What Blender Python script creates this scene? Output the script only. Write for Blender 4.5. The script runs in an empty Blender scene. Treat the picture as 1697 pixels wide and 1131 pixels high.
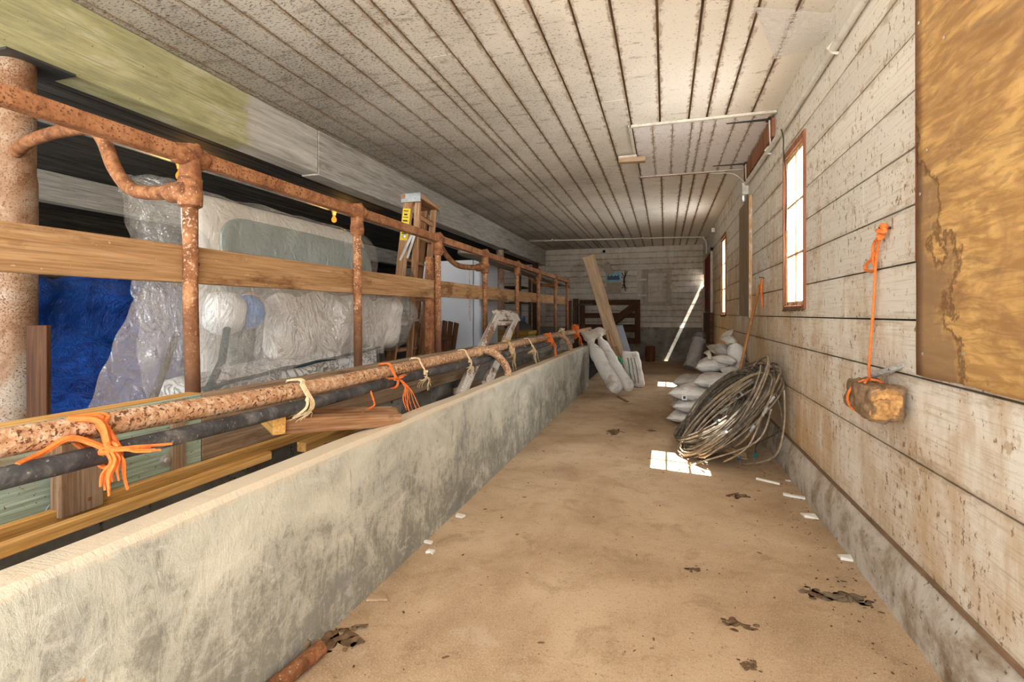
import bpy, bmesh, math, random
from mathutils import Vector as V, Matrix, noise as mn
C = bpy.context.scene
COL = C.collection
random.seed(7)
PI = math.pi

# ------------------------------------------------------------------ camera, light, exposure
FPX, U0, V0 = 840.0, 848.5, 520.0
PSI = math.atan2(1102 - 848.5, FPX)
cam = bpy.data.cameras.new('camera')
cam.sensor_width = 36.0
cam.lens = FPX * 36.0 / 1697.0
cam.shift_y = -(565.5 - V0) / 1697.0
cam.clip_start = 0.02
co = bpy.data.objects.new('camera', cam)
COL.objects.link(co)
co.location = (0, 0, 1.25)
co.rotation_euler = (PI / 2, 0, PSI)
C.camera = co

w = bpy.data.worlds.new('sky')
C.world = w
w.use_nodes = True
bgn = w.node_tree.nodes['Background']
bgn.inputs[0].default_value = (0.86, 0.93, 1.0, 1)
bgn.inputs[1].default_value = 4.0


def light(name, kind, loc, target, energy, color=(1, 1, 1), sx=1, sy=1, spread=PI):
    d = bpy.data.lights.new(name, kind)
    d.energy = energy
    d.color = color
    if kind == 'AREA':
        d.shape = 'RECTANGLE'
        d.size = sx
        d.size_y = sy
        d.spread = spread
    o = bpy.data.objects.new(name, d)
    COL.objects.link(o)
    o.location = loc
    o.rotation_euler = (V(target) - V(loc)).to_track_quat('-Z', 'Y').to_euler()
    return o


SUN_DIR = V((-1.0, 0.18, -2.2))
s = light('sun', 'SUN', (6, 3, 14), V((6, 3, 14)) + SUN_DIR, 75.0, (1.0, 0.95, 0.88))
s.data.angle = math.radians(0.5)
# daylight coming in through the open barn end behind the camera, and through the windows; plus an added stall fill
light('open_end_daylight', 'AREA', (0.0, -2.6, 1.9), (-0.6, 6, 1.6), 130, (1.0, 0.97, 0.92), 4.2, 2.6)
light('stall_fill', 'AREA', (-4.6, -2.6, 1.9), (-3.6, 5, 1.3), 18, (1.0, 0.97, 0.92), 3.0, 2.0)  # added fill lamp that brightens the stalls, no such source seen
light('window_daylight', 'AREA', (1.25, 4.33, 1.95), (0.2, 4.33, 1.6), 40, (0.95, 0.97, 1.0), 0.6, 1.1)
light('far_window_daylight', 'AREA', (1.25, 9.17, 1.9), (0.2, 9.17, 1.6), 40, (0.95, 0.97, 1.0), 0.6, 1.1)
C.view_settings.view_transform = 'Standard'
C.view_settings.look = 'None'
C.view_settings.exposure = 0.0
C.view_settings.gamma = 1.0
C.view_settings.use_curve_mapping = False
C.cycles.max_bounces = 10
C.cycles.transparent_max_bounces = 16
C.cycles.caustics_reflective = False
C.cycles.caustics_refractive = False


# ------------------------------------------------------------------ materials
class N:
    def __init__(s, name):
        s.m = bpy.data.materials.new(name)
        s.m.use_nodes = True
        s.t = s.m.node_tree
        s.t.nodes.clear()
        s.out = s.n('ShaderNodeOutputMaterial')

    def n(s, k):
        return s.t.nodes.new(k)

    def l(s, a, b):
        s.t.links.new(a, b)

    def put(s, sock, v):
        if hasattr(v, 'is_linked'):
            s.l(v, sock)
        elif isinstance(v, (tuple, list)) and len(v) == 3 and sock.type == 'RGBA':
            sock.default_value = (*v, 1)
        else:
            sock.default_value = v

    def coord(s, scale=(1, 1, 1), rnd=True, rot=(0, 0, 0)):
        tc = s.n('ShaderNodeTexCoord')
        v = tc.outputs['Object']
        if rnd:
            oi = s.n('ShaderNodeObjectInfo')
            mu = s.n('ShaderNodeMath'); mu.operation = 'MULTIPLY'; mu.inputs[1].default_value = 37.0
            s.l(oi.outputs['Random'], mu.inputs[0])
            ad = s.n('ShaderNodeVectorMath'); ad.operation = 'ADD'
            s.l(v, ad.inputs[0]); s.l(mu.outputs[0], ad.inputs[1])
            v = ad.outputs[0]
        mp = s.n('ShaderNodeMapping')
        mp.inputs['Scale'].default_value = scale
        mp.inputs['Rotation'].default_value = rot
        s.l(v, mp.inputs['Vector'])
        return mp.outputs[0]

    def noise(s, vec, scale=1, detail=5, rough=.6, dist=0):
        x = s.n('ShaderNodeTexNoise')
        s.l(vec, x.inputs['Vector'])
        x.inputs['Scale'].default_value = scale
        x.inputs['Detail'].default_value = detail
        x.inputs['Roughness'].default_value = rough
        x.inputs['Distortion'].default_value = dist
        return x.outputs[0]

    def vor(s, vec, scale=1):
        x = s.n('ShaderNodeTexVoronoi')
        s.l(vec, x.inputs['Vector'])
        x.inputs['Scale'].default_value = scale
        return x.outputs['Distance']

    def ramp(s, f, st):
        x = s.n('ShaderNodeValToRGB')
        e = x.color_ramp.elements
        while len(e) < len(st):
            e.new(.5)
        for i, (p, c) in enumerate(st):
            e[i].position = p
            e[i].color = (c, c, c, 1) if isinstance(c, (int, float)) else (*c, 1)
        s.l(f, x.inputs[0])
        return x.outputs[0]

    def mix(s, f, a, b, blend='MIX'):
        x = s.n('ShaderNodeMix'); x.data_type = 'RGBA'; x.blend_type = blend
        s.put(x.inputs[0], f); s.put(x.inputs[6], a); s.put(x.inputs[7], b)
        return x.outputs[2]

    def ma(s, op, a, b=0.0):
        x = s.n('ShaderNodeMath'); x.operation = op
        s.put(x.inputs[0], a); s.put(x.inputs[1], b)
        return x.outputs[0]

    def xyz(s, v):
        x = s.n('ShaderNodeSeparateXYZ'); s.l(v, x.inputs[0])
        return x.outputs

    def attr(s, name):
        x = s.n('ShaderNodeAttribute'); x.attribute_name = name
        return x.outputs['Fac']

    def bsdf(s, col, rough=.8, metal=0, bump=None, bs=.3, bd=.01, spec=.3, **kw):
        b = s.n('ShaderNodeBsdfPrincipled')
        s.put(b.inputs['Base Color'], col)
        s.put(b.inputs['Roughness'], rough)
        s.put(b.inputs['Metallic'], metal)
        b.inputs['Specular IOR Level'].default_value = spec
        for k, v in kw.items():
            s.put(b.inputs[k.replace('_', ' ')], v)
        if bump is not None:
            bn = s.n('ShaderNodeBump')
            bn.inputs['Strength'].default_value = bs
            bn.inputs['Distance'].default_value = bd
            s.l(bump, bn.inputs['Height'])
            s.l(bn.outputs[0], b.inputs['Normal'])
        return b.outputs[0]

    def done(s, sh):
        s.l(sh, s.out.inputs[0])
        return s.m


def ax(axis, along, across):
    return tuple(along if a == axis else across for a in 'XYZ')


def wood(name, dark, mid, light_, axis='X', k=1.0, stain=None, stain_at=(.55, .7), rough=.78, bs=.35, speck=None, spl=.66):
    m = N(name)
    a = m.noise(m.coord(ax(axis, .8 * k, 9 * k)), 1.6, 6, .65, 1.2)
    g = m.noise(m.coord(ax(axis, 2.0 * k, 70 * k)), 1.5, 4, .6)
    c = m.ramp(a, [(.28, dark), (.48, mid), (.72, light_)])
    c = m.mix(m.ramp(g, [(.35, .55), (.6, 0.0)]), c, tuple(x * .55 for x in dark))
    if stain:
        f = m.noise(m.coord(ax(axis, 1.5, 5)), 1.2, 6, .7)
        c = m.mix(m.ramp(f, [(stain_at[0], 0.0), (stain_at[1], .9)]), c, stain)
    if speck:
        f = m.noise(m.coord((1, 1, 1)), 60, 3, .6)
        c = m.mix(m.ramp(f, [(spl, 0.0), (spl + .05, 1.0)]), c, speck)
    return m.done(m.bsdf(c, rough, bump=m.ma('ADD', a, g), bs=bs, bd=.006, spec=.14))


def plain(name, c, rough=.6, metal=0, var=.25, sc=8, spec=.4, bs=.15, **kw):
    m = N(name)
    f = m.noise(m.coord(), sc, 5, .65)
    col = m.mix(m.ramp(f, [(.3, 0.0), (.7, 1.0)]), tuple(x * (1 - var) for x in c), tuple(min(1, x * (1 + var)) for x in c))
    return m.done(m.bsdf(col, rough, metal, bump=f, bs=bs, bd=.004, spec=spec, **kw))


def rust(name, stops, sc=14, fleck=None, fl=(.5, .56), fsc=90, metal=.15, rough=.75, bs=.5):
    m = N(name)
    f = m.noise(m.coord(), sc, 7, .7, .4)
    c = m.ramp(f, stops)
    h = f
    if fleck:
        g = m.noise(m.coord(), fsc, 4, .65)
        big = m.noise(m.coord(), 3.5, 4, .6)
        gg = m.ma('ADD', g, m.ma('MULTIPLY', m.ma('SUBTRACT', big, .5), .25))
        c = m.mix(m.ramp(gg, [(fl[0], 0.0), (fl[1], 1.0)]), c, fleck)
        h = m.ma('ADD', f, g)
    return m.done(m.bsdf(c, rough, metal, bump=h, bs=bs, bd=.004))


def mat_wall_paint(name, white, tan, axis='Y', low=True, speck=.64, dark=(.24, .145, .07), edges=True):
    """old white-painted siding: brown run marks, fly specks, dirt rubbed on the lower boards"""
    m = N(name)
    co_ = m.coord((1, 1, 1), False)
    r = m.attr('rnd')
    big = m.noise(co_, .9, 6, .62, .3)
    streak = m.noise(m.coord((5, 5, .8) if axis != 'Z' else (5, .8, 5), False), 1.5, 6, .65, .4)
    grain = m.noise(m.coord(ax(axis, 3, 120), False), 1, 4, .6)
    base = m.mix(m.ramp(r, [(0, 0.0), (1, 1.0)]), white, tuple(x * .86 for x in white))
    mid = m.noise(co_, 4.5, 6, .72, .5)
    f = m.ma('ADD', m.ma('ADD', m.ma('MULTIPLY', big, .4), m.ma('MULTIPLY', streak, .3)), m.ma('MULTIPLY', mid, .3))
    if low:
        z = m.xyz(co_)[2]
        f = m.ma('ADD', f, m.ma('MULTIPLY', m.ma('SUBTRACT', 1.15, z), .075))
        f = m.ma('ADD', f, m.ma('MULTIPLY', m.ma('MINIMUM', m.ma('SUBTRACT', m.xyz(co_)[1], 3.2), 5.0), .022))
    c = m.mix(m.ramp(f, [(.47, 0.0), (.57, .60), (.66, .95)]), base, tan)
    c = m.mix(m.ramp(grain, [(.52, 0.0), (.72, .40)]), c, tuple(x * .62 for x in tan))
    zz = m.xyz(co_)[2]
    ed = m.ma('MINIMUM', m.ma('SUBTRACT', zz, m.attr('ea')), m.ma('SUBTRACT', m.attr('eb'), zz))
    en = m.noise(m.coord((1, 1, 3) if axis != 'Z' else (1, 1, 1), False), 7, 5, .7)
    ef = m.ma('ADD', m.ma('MULTIPLY', ed, 9.0), m.ma('MULTIPLY', m.ma('SUBTRACT', .5, en), 1.9))
    if edges: c = m.mix(m.ma('MULTIPLY', m.ramp(ef, [(-.0, .7), (.28, 0.0)]), m.ramp(big, [(.42, .15), (.62, .9)])), c, tuple(x * .6 for x in tan))
    sp = m.noise(m.coord((1, 1, .6), False), 36, 4, .7)
    cl = m.noise(co_, 2.4, 4, .6)
    sf = m.ma('ADD', sp, m.ma('MULTIPLY', m.ma('SUBTRACT', cl, .5), .22))
    c = m.mix(m.ramp(sf, [(speck, 0.0), (speck + .035, .85)]), c, dark)
    bl = m.noise(m.coord((1, 1, .6), False), 10, 4, .62, .3)
    c = m.mix(m.ramp(m.ma('ADD', bl, m.ma('MULTIPLY', m.ma('SUBTRACT', cl, .5), .3)), [(.64, 0.0), (.70, .6)]), c, tuple(x * .8 for x in tan))
    sp2 = m.noise(co_, 95, 3, .6)
    c = m.mix(m.ramp(m.ma('ADD', sp2, m.ma('MULTIPLY', m.ma('SUBTRACT', cl, .5), .2)), [(.66, 0.0), (.71, .8)]), c, tuple(x * 1.6 for x in dark))
    return m.done(m.bsdf(c, .82, bump=m.ma('ADD', grain, sp), bs=.25, bd=.005))


def mat_ceiling(name, white, grey, speck=(.05, .04, .033)):
    m = N(name)
    co_ = m.coord((1, 1, 1), False)
    r = m.attr('rnd')
    x = m.xyz(co_)[0]
    big = m.noise(co_, .8, 5, .6, .2)
    base = m.mix(m.ramp(r, [(0, 0.0), (1, 1.0)]), white, tuple(v * .9 for v in white))
    # shade painted in: boards turn greyer towards the stalls
    left = m.ma('MULTIPLY', m.ma('SUBTRACT', .1, x), .22)
    f = m.ma('ADD', m.ma('MULTIPLY', m.ma('SUBTRACT', big, .5), 1.2), left)
    c = m.mix(m.ramp(f, [(.0, 0.0), (.75, .8)]), base, grey)
    ed = m.ma('MINIMUM', m.ma('SUBTRACT', x, m.attr('ea')), m.ma('SUBTRACT', m.attr('eb'), x))
    en = m.noise(m.coord((1, .5, 1), False), 24, 5, .75)
    ef = m.ma('ADD', m.ma('MULTIPLY', ed, 14.0), m.ma('MULTIPLY', m.ma('SUBTRACT', .5, en), 2.0))
    c = m.mix(m.ramp(ef, [(.0, .7), (.30, 0.0)]), c, (.32, .205, .11))
    sp = m.noise(m.coord((.55, 1, 1), False), 80, 4, .7)
    sf = m.ma('ADD', sp, m.ma('MULTIPLY', f, .10))
    c = m.mix(m.ramp(sf, [(.61, 0.0), (.66, .85)]), c, speck)
    sp2 = m.noise(m.coord((.3, 1, 1), False), 16, 4, .7)
    c = m.mix(m.ramp(m.ma('ADD', sp2, m.ma('MULTIPLY', f, .10)), [(.62, 0.0), (.68, .45)]), c, (.16, .12, .08))
    return m.done(m.bsdf(c, .85, bump=sp, bs=.2, bd=.004))


def mat_floor():
    m = N('worn concrete floor')
    co_ = m.coord((1, 1, 1), False)
    a = m.noise(co_, .9, 7, .62, .4)
    b = m.noise(co_, 5, 6, .7, .6)
    d = m.noise(co_, 70, 4, .7)
    c = m.ramp(a, [(.3, (.31, .195, .105)), (.5, (.51, .355, .215)), (.7, (.70, .54, .36))])
    c = m.mix(m.ramp(b, [(.52, 0.0), (.72, .6)]), c, (.24, .145, .075))
    c = m.mix(m.ramp(b, [(.28, .5), (.42, 0.0)]), c, (.60, .50, .38))
    c = m.mix(m.ramp(d, [(.56, 0.0), (.68, .6)]), c, (.22, .135, .07))
    c = m.mix(m.ramp(m.noise(co_, 150, 3, .7), [(.40, .35), (.5, 0.0)]), c, (.74, .60, .44))
    e = m.noise(co_, 16, 5, .72)
    c = m.mix(m.ramp(e, [(.64, 0.0), (.70, .8)]), c, (.17, .10, .05))
    c = m.mix(m.ramp(m.noise(co_, 34, 4, .7), [(.70, 0.0), (.74, .8)]), c, (.10, .055, .03))
    return m.done(m.bsdf(c, .8, bump=m.ma('ADD', m.ma('MULTIPLY', d, .5), b), bs=.25, bd=.01))


def mat_plaster():
    m = N('grey green plastered concrete')
    co_ = m.coord((1, 1, 1), False)
    p = m.xyz(co_)
    sk = m.noise(m.coord((1, 1.0, 1.5), False, (.6, 0, 0)), 1.7, 7, .66, .9)
    tr = m.noise(m.coord((1, 7, 3), False, (.8, 0, 0)), 2.2, 6, .7, .8)
    sp = m.noise(co_, 45, 5, .75)
    c = m.ramp(sk, [(.3, (.32, .325, .30)), (.46, (.48, .48, .41)), (.64, (.64, .635, .54))])
    lower = m.ma('MULTIPLY', m.ma('SUBTRACT', .42, p[2]), .35)
    f = m.ma('ADD', m.ma('ADD', m.ma('MULTIPLY', sk, -.45), m.ma('MULTIPLY', tr, .75)), lower)
    g = m.ma('ADD', f, m.ma('MULTIPLY', m.ma('SUBTRACT', sp, .5), .55))
    c = m.mix(m.ramp(g, [(.13, 0.0), (.30, .60)]), c, (.17, .16, .135))
    wt = m.noise(m.coord((1, 2.5, 6), False, (.8, 0, 0)), 1.6, 6, .7, 1)
    c = m.mix(m.ramp(wt, [(.56, 0.0), (.68, .5)]), c, (.74, .73, .66))
    bl = m.noise(co_, 2.2, 4, .6)
    c = m.mix(m.ramp(bl, [(.6, 0.0), (.72, .35)]), c, (.30, .34, .42))
    br = m.noise(m.coord((1, 1, .8), False), 8, 4, .7)
    c = m.mix(m.ramp(br, [(.69, 0.0), (.73, .8)]), c, (.42, .24, .11))
    # sandy dust lies on top of the wall
    top = m.ma('ADD', p[2], m.ma('MULTIPLY', m.ma('SUBTRACT', m.noise(co_, 9, 4, .6), .5), .05))
    c = m.mix(m.ramp(top, [(.665, 0.0), (.695, .9)]), c, (.72, .60, .44))
    return m.done(m.bsdf(c, .85, bump=m.ma('ADD', m.ma('MULTIPLY', sp, .6), tr), bs=.5, bd=.012))


def mat_plywood():
    m = N('stained plywood')
    co_ = m.coord((1, 1, 1), False)
    sw = m.noise(m.coord((1, 1.1, 1.9), False, (.55, 0, 0)), 1.5, 5, .55, 2.2)
    fig = m.noise(m.coord((1, 4, 22), False, (.75, 0, 0)), 1.6, 5, .6, .6)
    c = m.ramp(sw, [(.28, (.30, .16, .06)), (.42, (.48, .27, .11)), (.56, (.66, .39, .14)), (.68, (.74, .47, .18)), (.8, (.76, .58, .34))])
    c = m.mix(m.ramp(fig, [(.40, .7), (.58, 0.0)]), c, (.33, .17, .06))
    c = m.mix(m.ramp(m.noise(m.coord((1, 1.2, 3), False, (.5, 0, 0)), 2.6, 6, .7, 1), [(.53, 0.0), (.68, .55)]), c, (.25, .145, .07))
    p = m.xyz(co_)
    # damp stain creeping in from the lower left corner
    d = m.ma('ADD', m.ma('MULTIPLY', m.ma('SUBTRACT', p[1], 1.98), 1.6), m.ma('MULTIPLY', m.ma('SUBTRACT', 1.62, p[2]), .55))
    d = m.ma('ADD', d, m.ma('MULTIPLY', m.ma('SUBTRACT', m.noise(co_, 4.5, 6, .65), .5), 1.3))
    c = m.mix(m.ramp(d, [(.30, 0.0), (.50, .80)]), c, (.30, .185, .10))
    ed = m.ramp(d, [(.27, 0.0), (.32, .8)])
    ed2 = m.ramp(d, [(.33, 1.0), (.40, 0.0)])
    c = m.mix(m.ma('MULTIPLY', ed, ed2), c, (.15, .075, .035))
    sp = m.noise(co_, 11, 5, .7)
    c = m.mix(m.ramp(sp, [(.66, 0.0), (.74, .6)]), c, (.22, .15, .10))
    return m.done(m.bsdf(c, .6, bump=fig, bs=.15, bd=.004))


def mat_film(name, tint=(.9, .9, .9), clear=.62, milk=.3, rough=.12, bs=1.0, gl=.09):
    m = N(name)
    t = m.n('ShaderNodeBsdfTransparent')
    d = m.n('ShaderNodeBsdfDiffuse'); d.inputs[0].default_value = (*tint, 1)
    tl = m.n('ShaderNodeBsdfTranslucent'); tl.inputs[0].default_value = (*tint, 1)
    g = m.n('ShaderNodeBsdfGlossy'); g.inputs[0].default_value = (1, 1, 1, 1); g.inputs[1].default_value = rough
    n1 = m.noise(m.coord((1, 1.6, 1), True, (.5, 0, 0)), 5, 3, .5, 1.6)
    n2 = m.noise(m.coord((1, 1, 1.8), True, (-.6, 0, 0)), 15, 3, .55, 1.2)
    f = m.ma('ADD', m.ma('ABSOLUTE', m.ma('SUBTRACT', n1, .5)), m.ma('MULTIPLY', m.ma('ABSOLUTE', m.ma('SUBTRACT', n2, .5)), .22))
    bn = m.n('ShaderNodeBump'); bn.inputs['Strength'].default_value = bs; bn.inputs['Distance'].default_value = .10
    m.l(f, bn.inputs['Height']); m.l(bn.outputs[0], g.inputs['Normal'])
    a = m.n('ShaderNodeMixShader'); a.inputs[0].default_value = .3
    m.l(d.outputs[0], a.inputs[1]); m.l(tl.outputs[0], a.inputs[2])
    b = m.n('ShaderNodeMixShader'); b.inputs[0].default_value = milk / (milk + clear)
    m.l(t.outputs[0], b.inputs[1]); m.l(a.outputs[0], b.inputs[2])
    c = m.n('ShaderNodeMixShader')
    lw = m.n('ShaderNodeLayerWeight'); lw.inputs[0].default_value = .25
    m.l(bn.outputs[0], lw.inputs['Normal'])
    m.l(m.ma('ADD', m.ma('MULTIPLY', lw.outputs['Fresnel'], gl * 6), gl), c.inputs[0])
    m.l(b.outputs[0], c.inputs[1]); m.l(g.outputs[0], c.inputs[2])
    return m.done(c.outputs[0])


def mat_glass():
    m = N('dusty window glass')
    t = m.n('ShaderNodeBsdfTransparent'); t.inputs[0].default_value = (.96, .97, .97, 1)
    g = m.n('ShaderNodeBsdfGlossy'); g.inputs[1].default_value = .05
    d = m.n('ShaderNodeBsdfTranslucent'); d.inputs[0].default_value = (.9, .9, .9, 1)
    f = m.noise(m.coord(), 14, 4, .7)
    a = m.n('ShaderNodeMixShader'); m.l(m.ramp(f, [(.4, .02), (.75, .12)]), a.inputs[0])
    m.l(t.outputs[0], a.inputs[1]); m.l(d.outputs[0], a.inputs[2])
    b = m.n('ShaderNodeMixShader'); b.inputs[0].default_value = .06
    m.l(a.outputs[0], b.inputs[1]); m.l(g.outputs[0], b.inputs[2])
    return m.done(b.outputs[0])


def mat_sack(name, c=(.80, .78, .74), dirt=(.34, .25, .17)):
    m = N(name)
    a = m.noise(m.coord(), 5, 5, .65, .5)
    wv = m.noise(m.coord((1, 1, 1)), 160, 2, .5)
    c_ = m.mix(m.ramp(a, [(.5, 0.0), (.72, .7)]), c, dirt)
    sp = m.noise(m.coord(), 30, 4, .7)
    c_ = m.mix(m.ramp(sp, [(.68, 0.0), (.72, .85)]), c_, (.08, .06, .045))
    wr = m.noise(m.coord((1, 1, 1)), 11, 4, .6, 1.5)
    return m.done(m.bsdf(c_, .55, bump=m.ma('ADD', m.ma('MULTIPLY', wr, 1.6), m.ma('MULTIPLY', wv, .2)), bs=.55, bd=.02))


M = {}
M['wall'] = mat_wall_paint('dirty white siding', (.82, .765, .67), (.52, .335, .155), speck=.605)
M['wallback'] = mat_wall_paint('greyed white siding', (.70, .63, .54), (.42, .33, .24), 'X', False, .66)
M['wallplain'] = mat_wall_paint('greyed white trim', (.62, .55, .47), (.38, .30, .22), 'X', False, .66, edges=False)
M['wallframe'] = mat_wall_paint('greyed door frame', (.46, .40, .33), (.30, .23, .17), 'X', False, .66, edges=False)
M['ceil'] = mat_ceiling('flyspecked ceiling boards', (.88, .82, .73), (.33, .29, .245))
M['hatch'] = mat_ceiling('pale hatch boards', (.95, .91, .91), (.75, .68, .64), (.25, .13, .07))
M['dark'] = plain('dark gap', (.035, .024, .016), .9)
M['gap'] = plain('brown dust in the board gaps', (.22, .135, .075), .9)
M['floor'] = mat_floor()
M['gapfloor'] = plain('shade-painted trough bottom', (.022, .018, .014), .9, 0, .4, 5)  # near-black colour paints in the shade down in the trough
M['plaster'] = mat_plaster()
M['ply'] = mat_plywood()
M['curb'] = rust('grimy grey kerb concrete', [(.36, (.20, .125, .07)), (.46, (.36, .29, .215)), (.55, (.54, .49, .42)), (.68, (.64, .60, .52))], 2.4, (.13, .085, .05), (.60, .70), 34, 0, .85, .5)
M['oldconc'] = rust('dark back wall concrete', [(.3, (.13, .11, .085)), (.5, (.26, .235, .195)), (.7, (.40, .365, .31))], 2.6, (.07, .055, .04), (.6, .68), 20, 0, .88, .5)
M['stallfloor'] = plain('stall floor', (.16, .13, .10), .9, 0, .4, 3)
M['darkceil'] = wood('blackened lean-to boards', (.028, .025, .022), (.06, .054, .05), (.12, .11, .10), 'Y', .7)
M['darkwall'] = wood('dark stable boards', (.03, .025, .02), (.07, .058, .046), (.13, .11, .09), 'Y', .7)
M['greybeam'] = wood('grey whitewashed beam', (.30, .275, .24), (.50, .47, .42), (.66, .62, .56), 'Y', 1, (.20, .17, .13), (.62, .78), .8, .3, (.06, .045, .03), .67)


def mossy():
    m = N('mossy whitewashed beam')
    a = m.noise(m.coord((9, .8, 9), False), 1.6, 6, .65, 1.2)
    c = m.ramp(a, [(.3, (.30, .275, .24)), (.5, (.50, .47, .42)), (.7, (.68, .64, .57))])
    p = m.xyz(m.coord((1, 1, 1), False))
    b = m.noise(m.coord((3, 1.2, 4), False), 1.5, 6, .65, .5)
    f = m.ma('ADD', m.ma('MULTIPLY', m.ma('SUBTRACT', 3.38, p[1]), 2.2), m.ma('MULTIPLY', b, .6))
    gr = m.ramp(b, [(.34, (.26, .25, .085)), (.5, (.44, .41, .16)), (.66, (.60, .57, .36))])
    gg = m.noise(m.coord((60, 1.6, 60), False), 1.5, 5, .65, 1.5)
    gr = m.mix(m.ramp(gg, [(.38, .7), (.52, 0.0)]), gr, (.20, .18, .06))
    gr = m.mix(m.ramp(m.ma('ADD', p[2], m.ma('MULTIPLY', b, .05)), [(3.045, 0.0), (3.06, .9)]), gr, (.10, .12, .02))
    c = m.mix(m.ramp(f, [(.3, 0.0), (.5, .78)]), c, gr)
    sp = m.noise(m.coord((1, 1, 1), False), 40, 4, .65)
    c = m.mix(m.ramp(sp, [(.67, 0.0), (.71, .9)]), c, (.07, .05, .03))
    return m.done(m.bsdf(c, .82, bump=a, bs=.35, bd=.008))


M['moss'] = mossy()
M['plank'] = wood('brown railing plank', (.27, .14, .06), (.42, .245, .115), (.53, .335, .175), 'X', 1, (.13, .058, .022), (.52, .64), .75, .4, (.60, .46, .31), .69)
M['newwood'] = wood('orange fresh timber', (.50, .24, .06), (.72, .40, .12), (.82, .54, .22), 'X', 1, None, (0, 0), .6)
M['oldwood'] = wood('weathered brown timber', (.17, .095, .05), (.30, .185, .11), (.44, .30, .19), 'X', 1, (.10, .055, .03), (.58, .72))
M['board'] = wood('brown manger board', (.22, .14, .08), (.36, .25, .16), (.46, .335, .22), 'X', 1, (.13, .075, .04), (.60, .75), .8)
M['greyboard'] = wood('grey manger board', (.20, .17, .14), (.33, .29, .245), (.46, .41, .35), 'X', 1, (.10, .07, .05), (.58, .72), .8)
M['greenboard'] = wood('flaking mint green board', (.26, .30, .22), (.42, .53, .42), (.52, .68, .58), 'X', 1, (.34, .235, .13), (.5, .66), .7, .4, (.14, .09, .05), .64)
M['gate'] = wood('red brown gate timber', (.055, .026, .014), (.11, .05, .026), (.17, .085, .045), 'X', 1)
M['greypost'] = wood('dark grey brown post', (.07, .045, .03), (.13, .085, .055), (.2, .14, .09), 'X', 1)
M['lean'] = wood('light brown plank', (.36, .235, .14), (.50, .35, .22), (.60, .445, .30), 'X', 1, (.24, .15, .085), (.62, .76))
M['veneer'] = wood('dark walnut veneer', (.035, .011, .004), (.085, .031, .011), (.14, .058, .02), 'X', 1.4, None, (0, 0), .55)
M['ladder'] = wood('paint-worn ladder wood', (.20, .085, .035), (.42, .22, .11), (.62, .43, .28), 'X', 1, (.13, .06, .028), (.56, .66))
M['panelwood'] = wood('weathered brown shutter board', (.22, .15, .09), (.32, .235, .15), (.42, .32, .22), 'Z', 1, (.16, .10, .055), (.56, .7))
M['frame'] = wood('red brown window frame', (.20, .07, .035), (.34, .14, .075), (.50, .27, .16), 'Z', 1, (.12, .06, .035), (.58, .7))
M['sashwood'] = wood('orange bare window wood', (.50, .26, .11), (.68, .41, .20), (.78, .56, .34), 'Z', 1, (.82, .76, .68), (.52, .60))
M['redpaint'] = wood('dull red door paint', (.14, .018, .010), (.25, .035, .020), (.34, .07, .04), 'Z', 1)
M['sashpaint'] = wood('peeling white sash paint', (.48, .42, .35), (.66, .60, .53), (.78, .73, .66), 'X', 1, (.17, .08, .04), (.52, .58), .7, .4, (.12, .06, .03), .62)
M['rust'] = rust('orange rust', [(.32, (.085, .032, .014)), (.5, (.25, .10, .040)), (.66, (.42, .20, .09))], 14, (.52, .40, .29), (.62, .68), 85)
M['railrust'] = rust('brown orange rust', [(.3, (.15, .055, .021)), (.5, (.33, .145, .062)), (.68, (.46, .235, .12))], 9, (.12, .045, .018), (.54, .62), 95)


def post_rust():
    m = N('rusty post')
    f = m.noise(m.coord(), 12, 7, .7, .4)
    c = m.ramp(f, [(.32, (.10, .037, .015)), (.5, (.27, .11, .042)), (.66, (.44, .22, .10))])
    g = m.noise(m.coord(), 75, 4, .65)
    p = m.xyz(m.coord((1, 1, 1), False))
    n2 = m.noise(m.coord(), 5, 4, .6)
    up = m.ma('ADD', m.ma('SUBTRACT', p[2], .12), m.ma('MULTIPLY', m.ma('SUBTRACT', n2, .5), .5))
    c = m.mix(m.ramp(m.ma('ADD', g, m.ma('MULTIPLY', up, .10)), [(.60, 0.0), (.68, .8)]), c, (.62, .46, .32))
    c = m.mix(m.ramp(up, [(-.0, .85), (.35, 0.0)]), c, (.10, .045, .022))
    return m.done(m.bsdf(c, .72, .1, bump=m.ma('ADD', f, g), bs=.5, bd=.004))


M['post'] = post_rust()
M['flake'] = rust('flaking tan rust', [(.35, (.40, .185, .085)), (.5, (.58, .34, .19)), (.66, (.76, .60, .43))], 34, (.15, .06, .027), (.55, .60), 85, .05, .85, .9)
M['column'] = rust('rusty grey steel column', [(.34, (.19, .085, .038)), (.48, (.30, .185, .11)), (.64, (.42, .36, .29))], 3, (.15, .06, .026), (.53, .60), 120, .25, .55)
M['hose'] = rust('dusty black hose', [(.35, (.020, .020, .023)), (.52, (.06, .06, .064)), (.70, (.19, .18, .17))], 9, (.34, .31, .27), (.62, .72), 70, 0, .5, .2)
M['orange'] = plain('orange twine', (.86, .19, .035), .7, 0, .3, 60)
M['beige'] = plain('beige baler twine', (.72, .55, .33), .85, 0, .3, 60)
M['burlap'] = plain('tan burlap rag', (.50, .34, .18), .9, 0, .35, 60)
M['film'] = mat_film('clear crinkled plastic', (.90, .88, .85), .82, .11, .09, 1.0, .08)
M['film2'] = mat_film('milky plastic', (.74, .74, .74), .66, .24, .14, .7, .06)
M['bubble'] = plain('bubble wrap', (.80, .81, .80), .3, 0, .12, 40, .6, .8)
M['cream'] = plain('cream mattress border', (.90, .85, .76), .7, 0, .05, 5)
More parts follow.
